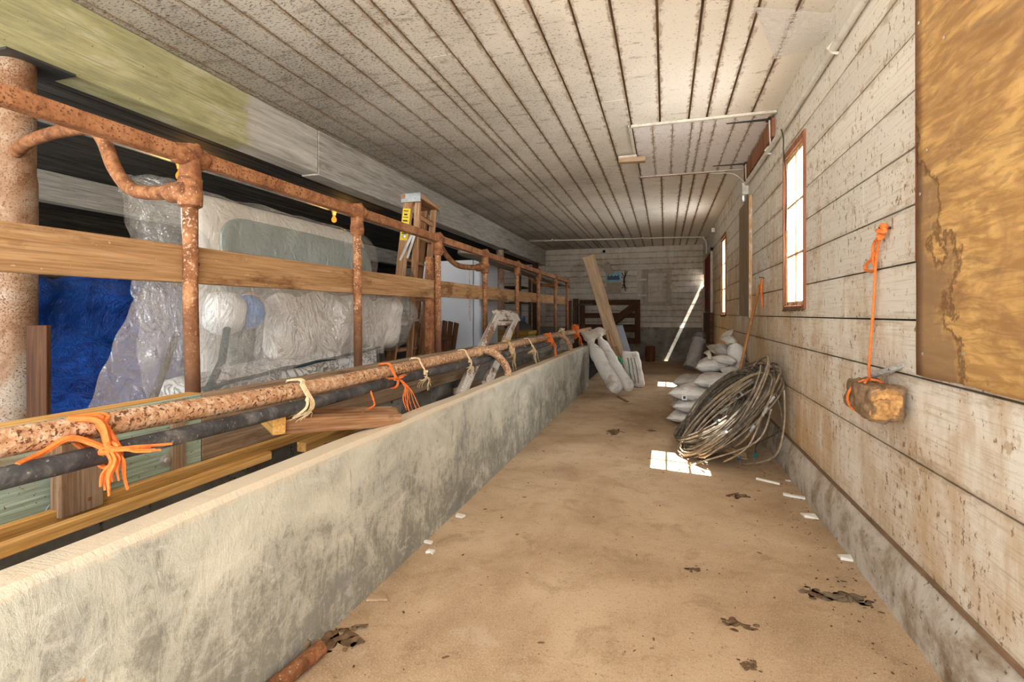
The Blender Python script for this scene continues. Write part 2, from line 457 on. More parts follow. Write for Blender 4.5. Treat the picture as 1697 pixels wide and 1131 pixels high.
M['sage'] = plain('sage green mattress ticking', (.33, .40, .37), .75, 0, .08, 5)


def tarp_mat():
    m = N('blue tarpaulin')
    a = m.noise(m.coord(), 7, 5, .7, 1.5)
    b = m.noise(m.coord(), 32, 4, .7, 1.0)
    c = m.mix(m.ramp(a, [(.35, 0.0), (.65, 1.0)]), (.004, .035, .24), (.010, .11, .55))
    return m.done(m.bsdf(c, .30, bump=m.ma('ADD', a, m.ma('MULTIPLY', b, .35)), bs=.9, bd=.05, spec=.5))


M['bluetarp'] = tarp_mat()
M['bluetape'] = plain('blue tape', (.05, .25, .66), .5)
M['pink'] = plain('pink foam', (.74, .48, .43), .7)
M['black'] = plain('black metal', (.018, .018, .02), .5)
M['tealtube'] = plain('dark teal tube', (.025, .06, .065), .45)


def quilted():
    m = N('silver quilted fabric')
    q = m.noise(m.coord(), 6.5, 2, .5, 2.5)
    l1 = m.ramp(m.ma('ABSOLUTE', m.ma('SUBTRACT', q, .5)), [(0.0, 0.0), (.05, 1.0)])
    c = m.mix(l1, (.34, .33, .31), (.74, .73, .70))
    return m.done(m.bsdf(c, .45, bump=l1, bs=.7, bd=.02, spec=.5))


M['quilt'] = quilted()
M['white'] = plain('white enamel', (.66, .70, .77), .4, 0, .06, 3)
M['greyenamel'] = plain('grey enamel', (.36, .37, .39), .45, 0, .08, 3)
M['galv'] = rust('dull galvanised steel', [(.3, (.25, .28, .30)), (.5, (.38, .42, .44)), (.7, (.50, .53, .54))], 6, (.22, .12, .06), (.62, .7), 30, .5, .5, .2)
M['zinc'] = plain('zinc plated steel', (.66, .65, .62), .35, .7)
M['yellow'] = plain('yellow label', (.85, .62, .03), .5)
M['amber'] = plain('amber glass', (.90, .42, .05), .15, 0, .1, 5, .6)
M['sack'] = mat_sack('white woven sack')
M['sackgrey'] = mat_sack('greyed woven sack', (.56, .53, .48), (.30, .23, .16))
M['sacktop'] = mat_sack('crumpled sack neck', (.70, .65, .57), (.45, .33, .21))
M['label'] = plain('white paper label', (.85, .86, .84), .6)
M['ink'] = plain('black print', (.03, .03, .03), .6)
M['greenprint'] = plain('green print', (.03, .22, .10), .5)
M['greenrag'] = plain('green strap', (.02, .30, .12), .6)
M['wire'] = rust('grey wire rope', [(.3, (.07, .058, .043)), (.5, (.17, .14, .105)), (.72, (.34, .29, .23))], 20, None, (0, 0), 0, .4, .5)
M['wirelight'] = rust('tan wire rope', [(.3, (.17, .13, .085)), (.5, (.32, .25, .17)), (.72, (.52, .44, .33))], 20, None, (0, 0), 0, .3, .5)
M['bluetag'] = plain('blue plastic clip', (.03, .16, .42), .4)
M['tealtag'] = plain('teal clip', (.03, .25, .27), .4)
M['panel'] = plain('blue grey sheet metal', (.26, .27, .31), .5, .2, .12, 3)
M['drum'] = wood('rusty brown tub', (.13, .045, .018), (.24, .09, .038), (.34, .15, .07), 'Z', 1)
M['rollfilm'] = plain('cloudy plastic roll', (.58, .55, .52), .3, 0, .2, 12, .6, .8)
M['conduit'] = rust('white painted conduit', [(.3, (.50, .45, .38)), (.5, (.68, .64, .57)), (.7, (.76, .73, .67))], 8, (.26, .16, .09), (.64, .7), 40, 0, .6, .2)
M['iron'] = plain('dark iron', (.07, .065, .06), .55, .5)
M['paper'] = plain('white paper scrap', (.86, .82, .74), .7, 0, .08)
M['cardboard'] = plain('brown paper', (.40, .32, .24), .8, 0, .12, 12)
M['picture'] = plain('blue printed picture', (.22, .42, .52), .5, 0, .25, 9)
M['picdark'] = plain('dark blue print', (.03, .06, .12), .5, 0, .3)
M['dirt'] = plain('dark dirt', (.15, .09, .048), .95, 0, .4, 30, .2, .6)
M['mud'] = plain('grey brown mud', (.17, .125, .08), .95, 0, .3, 20, .2, .6)
M['stub'] = plain('fibrous brown bark', (.24, .15, .085), .95, 0, .5, 26, .2, .9)
M['fibre'] = plain('orange brown wood fibre', (.48, .26, .10), .95, 0, .5, 50, .2, .9)
M['grass'] = plain('pale sunlit gravel', (.27, .27, .255), .9, 0, .3, 2)
M['yellowbin'] = plain('mustard plastic crate', (.34, .19, .02), .5)
M['glass'] = mat_glass()
M['glasslit'] = plain('soot', (.05, .05, .05), .9)
M['strip'] = plain('red brown paint strip', (.28, .06, .035), .6)
M['handle'] = wood('orange brown broom handle', (.28, .11, .035), (.42, .19, .07), (.52, .27, .11), 'X', 1, None, (0, 0), .5)
M['cobweb'] = mat_film('dusty cobweb', (.42, .29, .17), .92, .07, .8)

# ------------------------------------------------------------------ geometry helpers
WM = {}


def thing(name, label, cat, loc=(0, 0, 0), group=None, kind=None):
    o = bpy.data.objects.new(name, None)
    COL.objects.link(o)
    o.empty_display_size = .1
    o.location = loc
    WM[o] = Matrix.Translation(loc)
    tag(o, label, cat, group, kind)
    return o


def tag(o, label=None, cat=None, group=None, kind=None):
    if label: o['label'] = label
    if cat: o['category'] = cat
    if group: o['group'] = group
    if kind: o['kind'] = kind
    return o


def obj(name, bm, mat, parent=None, Mx=None, bevel=0, sharp=40, label=None, smooth=True, recalc=True):
    """link bm (world coordinates, or local to Mx when given) as one mesh object"""
    if recalc:
        bmesh.ops.recalc_face_normals(bm, faces=bm.faces)
    me = bpy.data.meshes.new(name)
    if Mx is None:
        if parent is not None:
            Mx = WM[parent].copy()
        else:
            xs = [v.co for v in bm.verts]
            lo = V((min(c.x for c in xs), min(c.y for c in xs), min(c.z for c in xs)))
            hi = V((max(c.x for c in xs), max(c.y for c in xs), max(c.z for c in xs)))
            Mx = Matrix.Translation(((lo.x + hi.x) / 2, (lo.y + hi.y) / 2, lo.z))
        inv = Mx.inverted()
        for v in bm.verts:
            v.co = inv @ v.co
    bm.to_mesh(me)
    bm.free()
    me.materials.append(mat)
    if smooth:
        for p in me.polygons:
            p.use_smooth = True
        me.set_sharp_from_angle(angle=math.radians(sharp))
    o = bpy.data.objects.new(name, me)
    COL.objects.link(o)
    if parent is not None:
        o.parent = parent
        o.matrix_basis = WM[parent].inverted() @ Mx
    else:
        o.matrix_basis = Mx
    WM[o] = Mx
    if bevel:
        b = o.modifiers.new('bevel', 'BEVEL')
        b.width = bevel
        b.segments = 2
        b.limit_method = 'ANGLE'
    if label: o['label'] = label
    return o


def B():
    return bmesh.new()


def struct(name, bm, mat, label=None, **kw):
    kw.setdefault('Mx', Matrix.Identity(4))
    o = obj(name, bm, mat, **kw)
    o['kind'] = 'structure'
    if label:
        o['label'] = label
        o['category'] = name.split('_')[0]
    return o


def box(bm, x0, x1, y0, y1, z0, z1, rnd=None, edge=None):
    if rnd is not None:
        for k in ('rnd', 'ea', 'eb'):
            if not bm.verts.layers.float.get(k): bm.verts.layers.float.new(k)
        la, lea, leb = (bm.verts.layers.float.get(k) for k in ('rnd', 'ea', 'eb'))
    vs = [bm.verts.new((x, y, z)) for x in (x0, x1) for y in (y0, y1) for z in (z0, z1)]
    fs = []
    for q in ((0, 1, 3, 2), (4, 6, 7, 5), (0, 4, 5, 1), (2, 3, 7, 6), (0, 2, 6, 4), (1, 5, 7, 3)):
        fs.append(bm.faces.new([vs[i] for i in q]))
    if rnd is not None:
        for v in vs:
            v[la] = rnd
            v[lea], v[leb] = edge or (x0, x1)
    return vs


def hexa(bm, pts):
    """8 points: bottom ring of 4, top ring of 4"""
    vs = [bm.verts.new(p) for p in pts]
    for q in ((3, 2, 1, 0), (4, 5, 6, 7), (0, 1, 5, 4), (1, 2, 6, 5), (2, 3, 7, 6), (3, 0, 4, 7)):
        bm.faces.new([vs[i] for i in q])
    return vs


def spl(pts, n=8, closed=False):
    P = [V(p) for p in pts]
    out = []
    L = len(P)
    for i in range(L if closed else L - 1):
        a, b, c, d = (P[(i + k) % L] if closed else P[max(0, min(L - 1, i + k))] for k in (-1, 0, 1, 2))
        for j in range(n):
            t = j / n
            out.append(.5 * ((2 * b) + (c - a) * t + (2 * a - 5 * b + 4 * c - d) * t * t + (3 * b - a - 3 * c + d) * t ** 3))
    if not closed:
        out.append(P[-1])
    return out


def tube(bm, pts, r, seg=8, closed=False, cap=True):
    P = [V(p) for p in pts]
    n = len(P)
    R = r if callable(r) else (lambda t: r)
    T = []
    for i in range(n):
        a = P[(i - 1) % n] if closed or i > 0 else P[i]
        b = P[(i + 1) % n] if closed or i < n - 1 else P[i]
        d = b - a
        T.append(d.normalized() if d.length > 1e-9 else V((0, 0, 1)))
    up = V((0, 0, 1)) if abs(T[0].z) < .9 else V((1, 0, 0))
    nrm = (up - T[0] * up.dot(T[0])).normalized()
    rings = []
    for i in range(n):
        nrm = nrm - T[i] * nrm.dot(T[i])
        nrm = nrm.normalized() if nrm.length > 1e-6 else T[i].orthogonal().normalized()
        bi = T[i].cross(nrm)
        rr = R(i / max(1, n - 1))
        rings.append([bm.verts.new(P[i] + (nrm * math.cos(2 * PI * k / seg) + bi * math.sin(2 * PI * k / seg)) * rr) for k in range(seg)])
    for i in range(n if closed else n - 1):
        A, Bq = rings[i], rings[(i + 1) % n]
        for k in range(seg):
            bm.faces.new((A[k], A[(k + 1) % seg], Bq[(k + 1) % seg], Bq[k]))
    if cap and not closed:
        bm.faces.new(rings[0][::-1])
        bm.faces.new(rings[-1])
    return rings


def lathe(bm, prof, o=(0, 0, 0), axis=(0, 0, 1), seg=24):
    o = V(o)
    a = V(axis).normalized()
    u = a.orthogonal().normalized()
    v = a.cross(u)
    rings = []
    for r, h in prof:
        rings.append([bm.verts.new(o + a * h + (u * math.cos(2 * PI * k / seg) + v * math.sin(2 * PI * k / seg)) * max(r, 1e-4)) for k in range(seg)])
    for A, Bq in zip(rings, rings[1:]):
        for k in range(seg):
            bm.faces.new((A[k], A[(k + 1) % seg], Bq[(k + 1) % seg], Bq[k]))
    bm.faces.new(rings[0][::-1])
    bm.faces.new(rings[-1])


def grid(bm, nu, nv, f):
    g = [[bm.verts.new(f(i / nu, j / nv)) for j in range(nv + 1)] for i in range(nu + 1)]
    for i in range(nu):
        for j in range(nv):
            bm.faces.new((g[i][j], g[i + 1][j], g[i + 1][j + 1], g[i][j + 1]))
    return g


def stick(name, p0, p1, w_, t_, mat, parent=None, side=(0, 0, 1), bevel=.003, label=None, cuts=0, warp=0):
    """a board from p0 to p1; w_ measured along side, t_ across; its own X runs along the grain"""
    p0, p1 = V(p0), V(p1)
    X = (p1 - p0)
    L = X.length
    X.normalize()
    Z = V(side)
    Z = (Z - X * Z.dot(X)).normalized()
    Y = Z.cross(X)
    Mx = Matrix((X, Y, Z)).transposed().to_4x4()
    Mx.translation = p0
    bm = B()
    box(bm, 0, L, -t_ / 2, t_ / 2, -w_ / 2, w_ / 2)
    if cuts:
        es = [e for e in bm.edges if abs(e.verts[0].co.x - e.verts[1].co.x) > L * .5]
        bmesh.ops.subdivide_edges(bm, edges=es, cuts=cuts)
        for v in bm.verts:
            v.co.y += mn.noise(v.co * 3 + p0 * 5) * warp
            v.co.z += mn.noise(v.co * 2.5 + p0 * 7 + V((9, 9, 9))) * warp
    return obj(name, bm, mat, parent, Mx=Mx, bevel=bevel, label=label)


def rod(name, pts, r, mat, parent=None, seg=10, label=None):
    bm = B()
    tube(bm, pts, r, seg)
    return obj(name, bm, mat, parent, label=label)


def P(u, v, X=None, Y=None, Z=None):
    """where the sight line through a spot of the photograph meets a plane of the building"""
    sn, cs = math.sin(PSI), math.cos(PSI)
    a, b = (u - U0) / FPX, -(v - V0) / FPX
    d = V((-sn + a * cs, cs + a * sn, b))
    t = X / d.x if X is not None else (Y / d.y if Y is not None else (Z - 1.25) / d.z)
    return V((0, 0, 1.25)) + d * t


def frac(v, k=1.0):
    return V((mn.noise(v * k), mn.noise(v * k + V((17, 3, 5))), mn.noise(v * k + V((3, 29, 11)))))


# ------------------------------------------------------------------ the room shell
RX, LX, ZC, YB, Y0 = .949, -1.257, 3.05, 14.08, -.9

bm = B(); box(bm, LX - .6, 1.05, Y0, YB + .1, -.12, 0)
struct('floor', bm, M['floor'], 'worn tan concrete aisle floor with dirt and stains')
bm = B(); box(bm, -8.0, -1.85, Y0, YB + .1, -.12, .30)
struct('floor_stall', bm, M['stallfloor'], 'dark raised stall floor behind the rusty railing')
bm = B(); box(bm, -1.86, -1.37, Y0, YB, -.12, .22)
struct('floor_manger', bm, M['gapfloor'], 'dark bottom of the feed trough behind the plastered low wall')
bm = B(); box(bm, -60, 60, -60, 80, -.4, -.14)
struct('ground', bm, M['grass'], 'pale sunlit ground outside the windows')


def boards_wall(bm, rows, y0, y1, holes, xa, xb, gap=.004, axis='Y', joints=True):
    """horizontal siding in the plane x = xa..xb (or, axis 'X', y = xa..xb), with openings cut out"""
    for i, (za, zb) in enumerate(zip(rows, rows[1:])):
        ends = sorted({y0, y1} | {random.uniform(y0 + 3.4, y1 - .6) for _ in range(int((y1 - y0) / 5) if joints else 0)})
        for a, b in zip(ends, ends[1:]):
            rnd = random.random()
            dx = random.uniform(-.001, .001)
            cutz = sorted({za + gap / 2, zb - gap / 2} | {z for h in holes for z in h[2:] if za + gap < z < zb - gap})
            for c, d in zip(cutz, cutz[1:]):
                seg = [(a + .0006, b - .0006)]
                for h in holes:
                    if h[2] < (c + d) / 2 < h[3]:
                        ns = []
                        for p, q in seg:
                            if h[1] <= p or h[0] >= q:
                                ns.append((p, q))
                            else:
                                if p < h[0]: ns.append((p, h[0]))
                                if h[1] < q: ns.append((h[1], q))
                        seg = ns
                for p, q in seg:
                    if axis == 'Y':
                        box(bm, xa + dx, xb, p, q, c, d, rnd, (za, zb))
                    else:
                        box(bm, p, q, xa + dx, xb, c, d, rnd, (za, zb))


W1 = (4.03, 4.64, 1.31, 2.50)
W2 = (8.86, 9.50, 1.24, 2.52)
SLIT = (13.83, 14.078, 1.94, 2.26)
holesR = [W1, W2, SLIT]
rows = [.255, .665, 1.0, 1.224, 1.455, 1.684, 1.91, 2.137, 2.363, 2.59, 2.82, 3.06]
bm = B()
boards_wall(bm, rows, Y0, YB + .05, holesR, RX, RX + .028, .008)
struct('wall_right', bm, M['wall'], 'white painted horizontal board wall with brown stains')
bm = B()
boards_wall(bm, [-.1, 1.2, 1.94, 2.26, 2.6, 3.2], Y0, YB + .05, holesR, RX + .030, RX + .06, 0, 'Y', False)
struct('wall_right_sheathing', bm, M['dark'])
# concrete kerb along the right wall
bm = B()
prof = [(RX + .06, -.02), (.905, -.02), (.912, .165), (.922, .185), (RX - .006, .248), (RX + .02, .258), (RX + .06, .258)]
n = 60
g = []
for i in range(n + 1):
    y = Y0 + (YB - Y0) * i / n
    g.append([bm.verts.new((x + (mn.noise(V((y * 1.3, z * 6, 1))) * .007 if x < RX else 0), y, z + (mn.noise(V((y * 2, 5, z))) * .006 if z > .1 else 0))) for x, z in prof])
for i in range(n):
    for k in range(len(prof) - 1):
        bm.faces.new((g[i][k], g[i + 1][k], g[i + 1][k + 1], g[i][k + 1]))
bm.faces.new(g[0]); bm.faces.new(g[-1][::-1])
struct('baseboard_right', bm, M['curb'], 'grimy concrete kerb along the foot of the right wall')
bm = B(); box(bm, RX - .012, RX + .004, Y0, YB, .252, .268)
struct('trim_1', bm, M['gap'])

# back wall
bm = B()
rb = [.86 + i * .157 for i in range(15)]
boards_wall(bm, rb, -8.0, 1.0, [], YB, YB + .03, .006, 'X')
struct('wall_back', bm, M['wallback'], 'far end wall of greyed white horizontal boards', bevel=.002)
bm = B(); box(bm, -8.0, 1.0, YB + .034, YB + .06, -.1, 3.2)
struct('wall_back_sheathing', bm, M['dark'])
bm = B(); box(bm, -8.0, .93, YB - .05, YB + .03, -.05, .885)
struct('baseboard_back', bm, M['oldconc'], 'dark concrete footing along the far end wall', bevel=.01)
bm = B(); box(bm, RX - .03, RX - .002, YB - .012, YB, .0, 1.93)
struct('trim_2', bm, M['wallplain'], bevel=.003)
bm = B(); box(bm, -3.36, -3.25, YB - .04, YB, .3, 3.04)
struct('trim_3', bm, M['wallplain'], bevel=.003)

# ceiling over the aisle, boards running away from the camera
bm = B()
xs = [-3.47, -3.20, -2.94, -2.67, -2.42, -2.17, -1.93, -1.72, -1.62, -1.41, -1.18, -.944, -.757, -.532, -.307, -.045, .21, .367, .528, .749, .98]
for a, b in zip(xs, xs[1:]):
    ends = sorted({Y0, YB} | {random.uniform(2.2, 12) for _ in range(2)})
    for p, q in zip(ends, ends[1:]):
        box(bm, a + .008, b - .008, p + .002, q - .002, ZC + random.uniform(-.002, .002), ZC + .025, random.random())
struct('ceiling', bm, M['ceil'], 'fly-specked white board ceiling over the aisle', bevel=.003)
bm = B(); box(bm, -3.5, 1.05, Y0, YB + .1, ZC + .03, ZC + .06)
struct('ceiling_deck', bm, M['gap'])
# lean-to ceiling over the stalls
bm = B()
x = -3.46
while x > -8.0:
    b = random.uniform(.14, .2)
    box(bm, x - b + .006, x - .004, Y0, YB, 2.66 + random.uniform(-.004, .004), 2.69)
    x -= b
struct('ceiling_stall', bm, M['darkceil'], 'blackened low board ceiling over the stalls')
bm = B(); box(bm, -8.0, -3.44, Y0, YB + .1, 2.70, 2.74)
struct('ceiling_stall_deck', bm, M['dark'])
bm = B()
for i in range(14):
    box(bm, -8.03, -8.0, Y0, YB, .3 + i * .18, .3 + i * .18 + .174)
struct('wall_left', bm, M['darkwall'], 'dark board wall far behind the stalls')
bm = B(); box(bm, -8.08, -8.035, Y0, YB, 0, 3.0)
struct('wall_left_sheathing', bm, M['dark'])

# plastered low wall between aisle and manger
bm = B()
prof = [(-1.395, -.05), (-1.392, .67), (-1.375, .696), (-1.28, .700), (-1.262, .683), (-1.255, .62), (-1.256, .3), (-1.257, -.05)]
n = 110
YE = 8.75
g = []
for i in range(n + 1):
    y = Y0 + (YE - Y0) * i / n
    g.append([bm.verts.new((x + (mn.noise(V((y * 1.1, z * 3, 7))) * .006 if z > 0 else 0), y, z + (mn.noise(V((y * 1.7, 3, x * 3))) * .007 if z > .3 else 0))) for x, z in prof])
for i in range(n):
    for k in range(len(prof)):
        kk = (k + 1) % len(prof)
        bm.faces.new((g[i][k], g[i][kk], g[i + 1][kk], g[i + 1][k]))
bm.faces.new(g[0]); bm.faces.new(g[-1][::-1])
struct('wall_manger', bm, M['plaster'], 'low plastered concrete manger wall with dark streaks beside the aisle')
bm = B(); box(bm, -1.97, -1.83, Y0, 10.4, 0, .86)
struct('wall_stall_curb', bm, M['oldconc'], 'concrete kerb that carries the rusty railing', bevel=.01)

# big beam on the ceiling edge
bm = B()
box(bm, -3.45, -3.25, Y0, 4.2, 2.62, ZC - .001)
struct('trim_beam', bm, M['moss'], 'near length of whitewashed ceiling beam, green with moss', bevel=.01)
bm = B(); box(bm, -3.45, -3.247, 4.205, YB, 2.61, ZC - .001)
struct('trim_beam_far', bm, M['greybeam'], 'far length of grey whitewashed ceiling beam', bevel=.008)
bm = B(); box(bm, -5.95, -5.8, Y0, YB, 2.36, 2.655)
struct('trim_beam_rear', bm, M['greybeam'], 'grey beam over the rear of the stalls', bevel=.008)


# ------------------------------------------------------------------ windows, door, hatch, boarded opening in the right wall
def window(n, h, label, red):
    y0, y1, z0, z1 = h
    t = thing('window_%d' % n, label, 'window', (RX, (y0 + y1) / 2, z0), None, 'structure')
    fm = M['redpaint'] if red else M['frame']
    bm = B()
    cw = .028
    for q in ((y0 - cw, y0, z0 - cw, z1 + cw * 1.8), (y1, y1 + cw, z0 - cw, z1 + cw * 1.8), (y0, y1, z1, z1 + cw * 1.8), (y0, y1, z0 - cw * 1.2, z0)):
        box(bm, RX - .016, RX + .03, *q)
    obj('window_frame', bm, M['frame'], t, bevel=.003)
    bm = B()   # jamb lining
    for q in ((y0, y0 + .012, z0, z1), (y1 - .012, y1, z0, z1), (y0, y1, z1 - .012, z1), (y0, y1, z0, z0 + .012)):
        box(bm, RX + .001, RX + .075, *q)
    obj('jamb', bm, M['sashwood'] if not red else fm, t)
    bm = B()
    s_ = .022
    for q in ((y0 + .012, y0 + .012 + s_, z0 + .012, z1 - .012), (y1 - .012 - s_, y1 - .012, z0 + .012, z1 - .012),
              (y0 + .012, y1 - .012, z1 - .012 - s_, z1 - .012), (y0 + .012, y1 - .012, z0 + .012, z0 + .012 + s_)):
        box(bm, RX + .006, RX + .03, *q)
    obj('sash', bm, M['sashwood'], t, bevel=.002)
    bm = B()
    yc = (y0 + y1) / 2
    box(bm, RX + .008, RX + .028, yc - .013, yc + .013, z0 + .03, z1 - .03)
    for k in (1, 2):
        z = z0 + (z1 - z0) * k / 3
        box(bm, RX + .0085, RX + .0275, y0 + .03, y1 - .03, z - .009, z + .009)
    obj('muntin', bm, M['sashwood'], t)
    for a, b in ((y0 + .03, yc - .008), (yc + .008, y1 - .03)):
        for k in range(3):
            bm = B()
            box(bm, RX + .018, RX + .021, a, b, z0 + .025 + (z1 - z0 - .05) * k / 3 + .005, z0 + .025 + (z1 - z0 - .05) * (k + 1) / 3 - .005)
            obj('pane', bm, M['glass'], t)
    bm = B()   # old straw and droppings on the sill
    grid(bm, 24, 4, lambda u, v: V((RX - .018 + v * .05, y0 + u * (y1 - y0), z0 - .045 + v * .07 + abs(mn.noise(V((u * 30, v * 9, n)))) * .03)))
    o = obj('sill_debris', bm, M['dirt'], t)
    o.modifiers.new('thick', 'SOLIDIFY').thickness = -.012
    return t


window(1, W1, 'tall six-pane window with red brown frame, the nearer one in the right wall', False)
window(2, W2, 'tall red framed window, the farther one in the right wall', True)

# door near the far end of the right wall
d = thing('door_1', 'dull red plank stable door at the far end of the right wall', 'door', (RX, 12.1, .02), None, 'structure')
bm = B()
for i in range(6):
    box(bm, RX - .05, RX - .012, 11.35 + i * .24, 11.35 + i * .24 + .235, 1.30, 2.52)
obj('upper_leaf', bm, M['redpaint'], d, bevel=.002)
bm = B()
for i in range(6):
    box(bm, RX - .075, RX - .012, 11.0 + i * .29, 11.0 + i * .29 + .285, .02, 1.27)
obj('lower_leaf', bm, M['gate'], d, bevel=.002)
bm = B()
for q in ((11.24, 11.32, 1.2, 2.62), (12.84, 12.90, 1.2, 2.62), (11.24, 12.90, 2.54, 2.62)):
    box(bm, RX - .045, RX - .001, *q)
obj('door_frame', bm, M['wallplain'], d, bevel=.003)
bm = B()
tube(bm, spl([(RX - .05, 11.42, 1.72), (RX - .12, 11.42, 1.72), (RX - .125, 11.42, 1.60), (RX - .05, 11.42, 1.58)], 6), .013, 8)
box(bm, RX - .062, RX - .048, 11.38, 11.46, 1.55, 1.76)
obj('door_latch', bm, M['black'], d)

# shutter board nailed over an opening
t = thing('window_shutter', 'brown weathered board shutter between the two windows of the right wall', 'shutter', (RX, 6.76, 1.22))
bm = B()
for i in range(4):
    box(bm, RX - .022, RX - .001, 6.33 + i * .215, 6.33 + i * .215 + .212, 1.22, 2.60)
obj('shutter_board', bm, M['panelwood'], t, bevel=.002)
bm = B(); box(bm, RX - .034, RX - .001, 6.30, 6.328, 1.2, 2.60)
obj('edge_strip', bm, M['sashwood'], t, bevel=.002, label='pale orange edge strip')

# plywood sheet by the camera
t = thing('plywood_sheet', 'large orange stained plywood sheet nailed to the right wall beside the camera', 'plywood', (RX, 1.1, 1.02))
bm = B()


def plyf(u, v):
    y = -.7 + 3.02 * u
    z = 1.015 + 2.03 * v
    if u == 1: y += mn.noise(V((0, v * 9, 3))) * .006
    if v == 0: z += mn.noise(V((u * 14, 0, 8))) * .006
    return V((RX - .024 + (1 - v) * .004 * math.sin(u * 9), y, z))


grid(bm, 50, 40, plyf)
o = obj('sheet', bm, M['ply'], t, Mx=Matrix.Translation((0, 0, 0)))
sm = o.modifiers.new('thick', 'SOLIDIFY'); sm.thickness = .014; sm.offset = 1
for (y, z) in ((2.25, 1.10), (2.27, 1.7), (2.22, 1.85), (1.98, 1.12), (2.28, 2.35), (1.95, 2.6), (2.1, 2.2)):
    bm = B(); lathe(bm, [(.003, 0), (.006, .002), (.006, .004), (.001, .005)], (RX - .0275, y, z), (-1, 0, 0), 8)
    obj('nail', bm, M['zinc'], t)
bm = B(); box(bm, RX - .022, RX - .0005, 2.322, 2.331, 1.45, 3.04)
tag(obj('trim_strip', bm, M['strip'], bevel=.002), 'thin red brown strip down the edge of the plywood sheet', 'trim')

# ceiling hatch
t = thing('ceiling_hatch', 'pale board trapdoor with strap hinges in the ceiling', 'hatch', (.31, 5.88, ZC - .02))
bm = B()
xs = [-.30, -.115, .07, .245, .335, .45, .62, .77, .925]
for a, b in zip(xs, xs[1:]):
    box(bm, a + .004, b - .004, 4.99, 6.79, ZC - .018, ZC - .003, random.random(), (a - .31, b - .31))
obj('hatch_panel', bm, M['hatch'], t, bevel=.002)
bm = B()
for q in ((-.325, .945, 4.945, 4.985), (-.325, .945, 6.795, 6.825), (-.335, -.308, 4.945, 6.825)):
    box(bm, *q, ZC - .026, ZC - .002)
obj('hatch_frame', bm, M['conduit'], t, bevel=.003)
bm = B(); box(bm, -.33, .55, 6.826, 6.836, ZC - .03, ZC - .002)
obj('red_edge', bm, M['strip'], t)
for y in (5.12, 6.55):
    bm = B()
    hexa(bm, [(.55, y - .006, ZC - .026), (.90, y - .025, ZC - .026), (.90, y + .025, ZC - .026), (.55, y + .006, ZC - .026),
              (.55, y - .006, ZC - .019), (.90, y - .025, ZC - .019), (.90, y + .025, ZC - .019), (.55, y + .006, ZC - .019)])
    box(bm, .895, .925, y - .06, y + .06, ZC - .028, ZC - .019)
    hg = obj('hinge', bm, M['iron'], t)
    rod('hinge_rod', [(.915, y, ZC - .03), (.925, y, ZC - .30)], .007, M['conduit'], hg)
bm = B(); box(bm, RX - .028, RX - .001, 5.05, 6.75, ZC - .20, ZC - .03)
obj('header_board', bm, M['frame'], t, bevel=.003, label='dark brown header board')

t = thing('turn_block', 'small wooden block with white back piece holding the trapdoor shut', 'block', (-.36, 5.85, ZC - .09))
bm = B(); box(bm, -.50, -.30, 5.80, 5.98, ZC - .06, ZC - .027)
obj('white_block', bm, M['conduit'], t, bevel=.004)
stick('wood_block', (-.50, 5.80, ZC - .085), (-.21, 5.83, ZC - .085), .05, .09, M['lean'], t)

# conduit along the right wall and ceiling
t = thing('conduit', 'white painted conduit running high along the right wall', 'conduit', (RX - .02, 3.5, 2.77))
bm = B()
tube(bm, spl([(RX - .03, Y0, 2.77), (RX - .028, 2.0, 2.775), (RX - .03, 4.4, 2.755), (RX - .035, 6.50, 2.78)], 10), .022, 10)
obj('pipe', bm, M['conduit'], t)
for y in (2.62, 3.3, 5.2):
    bm = B(); tube(bm, [(RX - .002, y, 2.735), (RX - .03, y, 2.74), (RX - .056, y, 2.77), (RX - .03, y, 2.80), (RX - .002, y, 2.805)], .009, 6)
    obj('strap', bm, M['conduit'], t)
t = thing('junction_box', 'small white junction box where the conduit ends on the right wall', 'box', (RX - .03, 6.6, 2.68))
bm = B(); box(bm, RX - .075, RX - .002, 6.53, 6.66, 2.66, 2.80)
obj('box_body', bm, M['conduit'], t, bevel=.006)
bm = B(); lathe(bm, [(.035, 0), (.035, .05), (.02, .08)], (RX - .05, 6.6, 2.66), (0, 0, -1), 14)
obj('lamp_socket', bm, M['zinc'], t)
rod('flex', spl([(RX - .04, 6.55, 2.80), (.80, 6.75, 2.97), (.6, 6.86, 3.02), (.50, 6.87, 3.035)], 8), .006, M['conduit'], t)
tag(rod('wire', spl([(RX - .05, 4.55, 2.74), (RX - .04, 4.52, 2.66), (RX - .03, 4.56, 2.55), (RX - .03, 4.45, 2.3), (RX - .035, 4.44, 1.9)], 8), .005, M['iron']),
    'loose dark wire hanging over the nearer window', 'wire')
t = thing('conduit', 'thin grey conduit crossing the ceiling near the far end wall', 'conduit', (-1, 12.3, ZC - .02))
bm = B()
tube(bm, spl([(-3.2, 12.05, ZC - .016), (-1.2, 12.3, ZC - .016), (.70, 12.55, ZC - .016), (.84, 12.56, ZC - .04), (.915, 12.56, ZC - .16), (.92, 12.56, ZC - .5)], 10), .016, 8)
obj('pipe', bm, M['conduit'], t)
for x in (-2.6, -1.6, -.5, .4):
    bm = B(); box(bm, x - .012, x + .012, 12.28 + x * .12 - .01, 12.40 + x * .12, ZC - .034, ZC - .002)
    obj('strap', bm, M['conduit'], t)
bm = B(); box(bm, RX - .07, RX - .002, 10.75, 10.87, 2.86, 2.95)
tag(obj('outlet_box', bm, M['zinc'], bevel=.006), 'tiny metal outlet box high on the far right wall', 'box')
t = thing('lamp_holder', 'bare lamp holder at the top of the far end wall', 'lamp', (-1.6, YB - .05, 2.95))
bm = B(); box(bm, -1.68, -1.54, YB - .03, YB - .001, 2.93, 3.03)
obj('back_plate', bm, M['wallplain'], t)
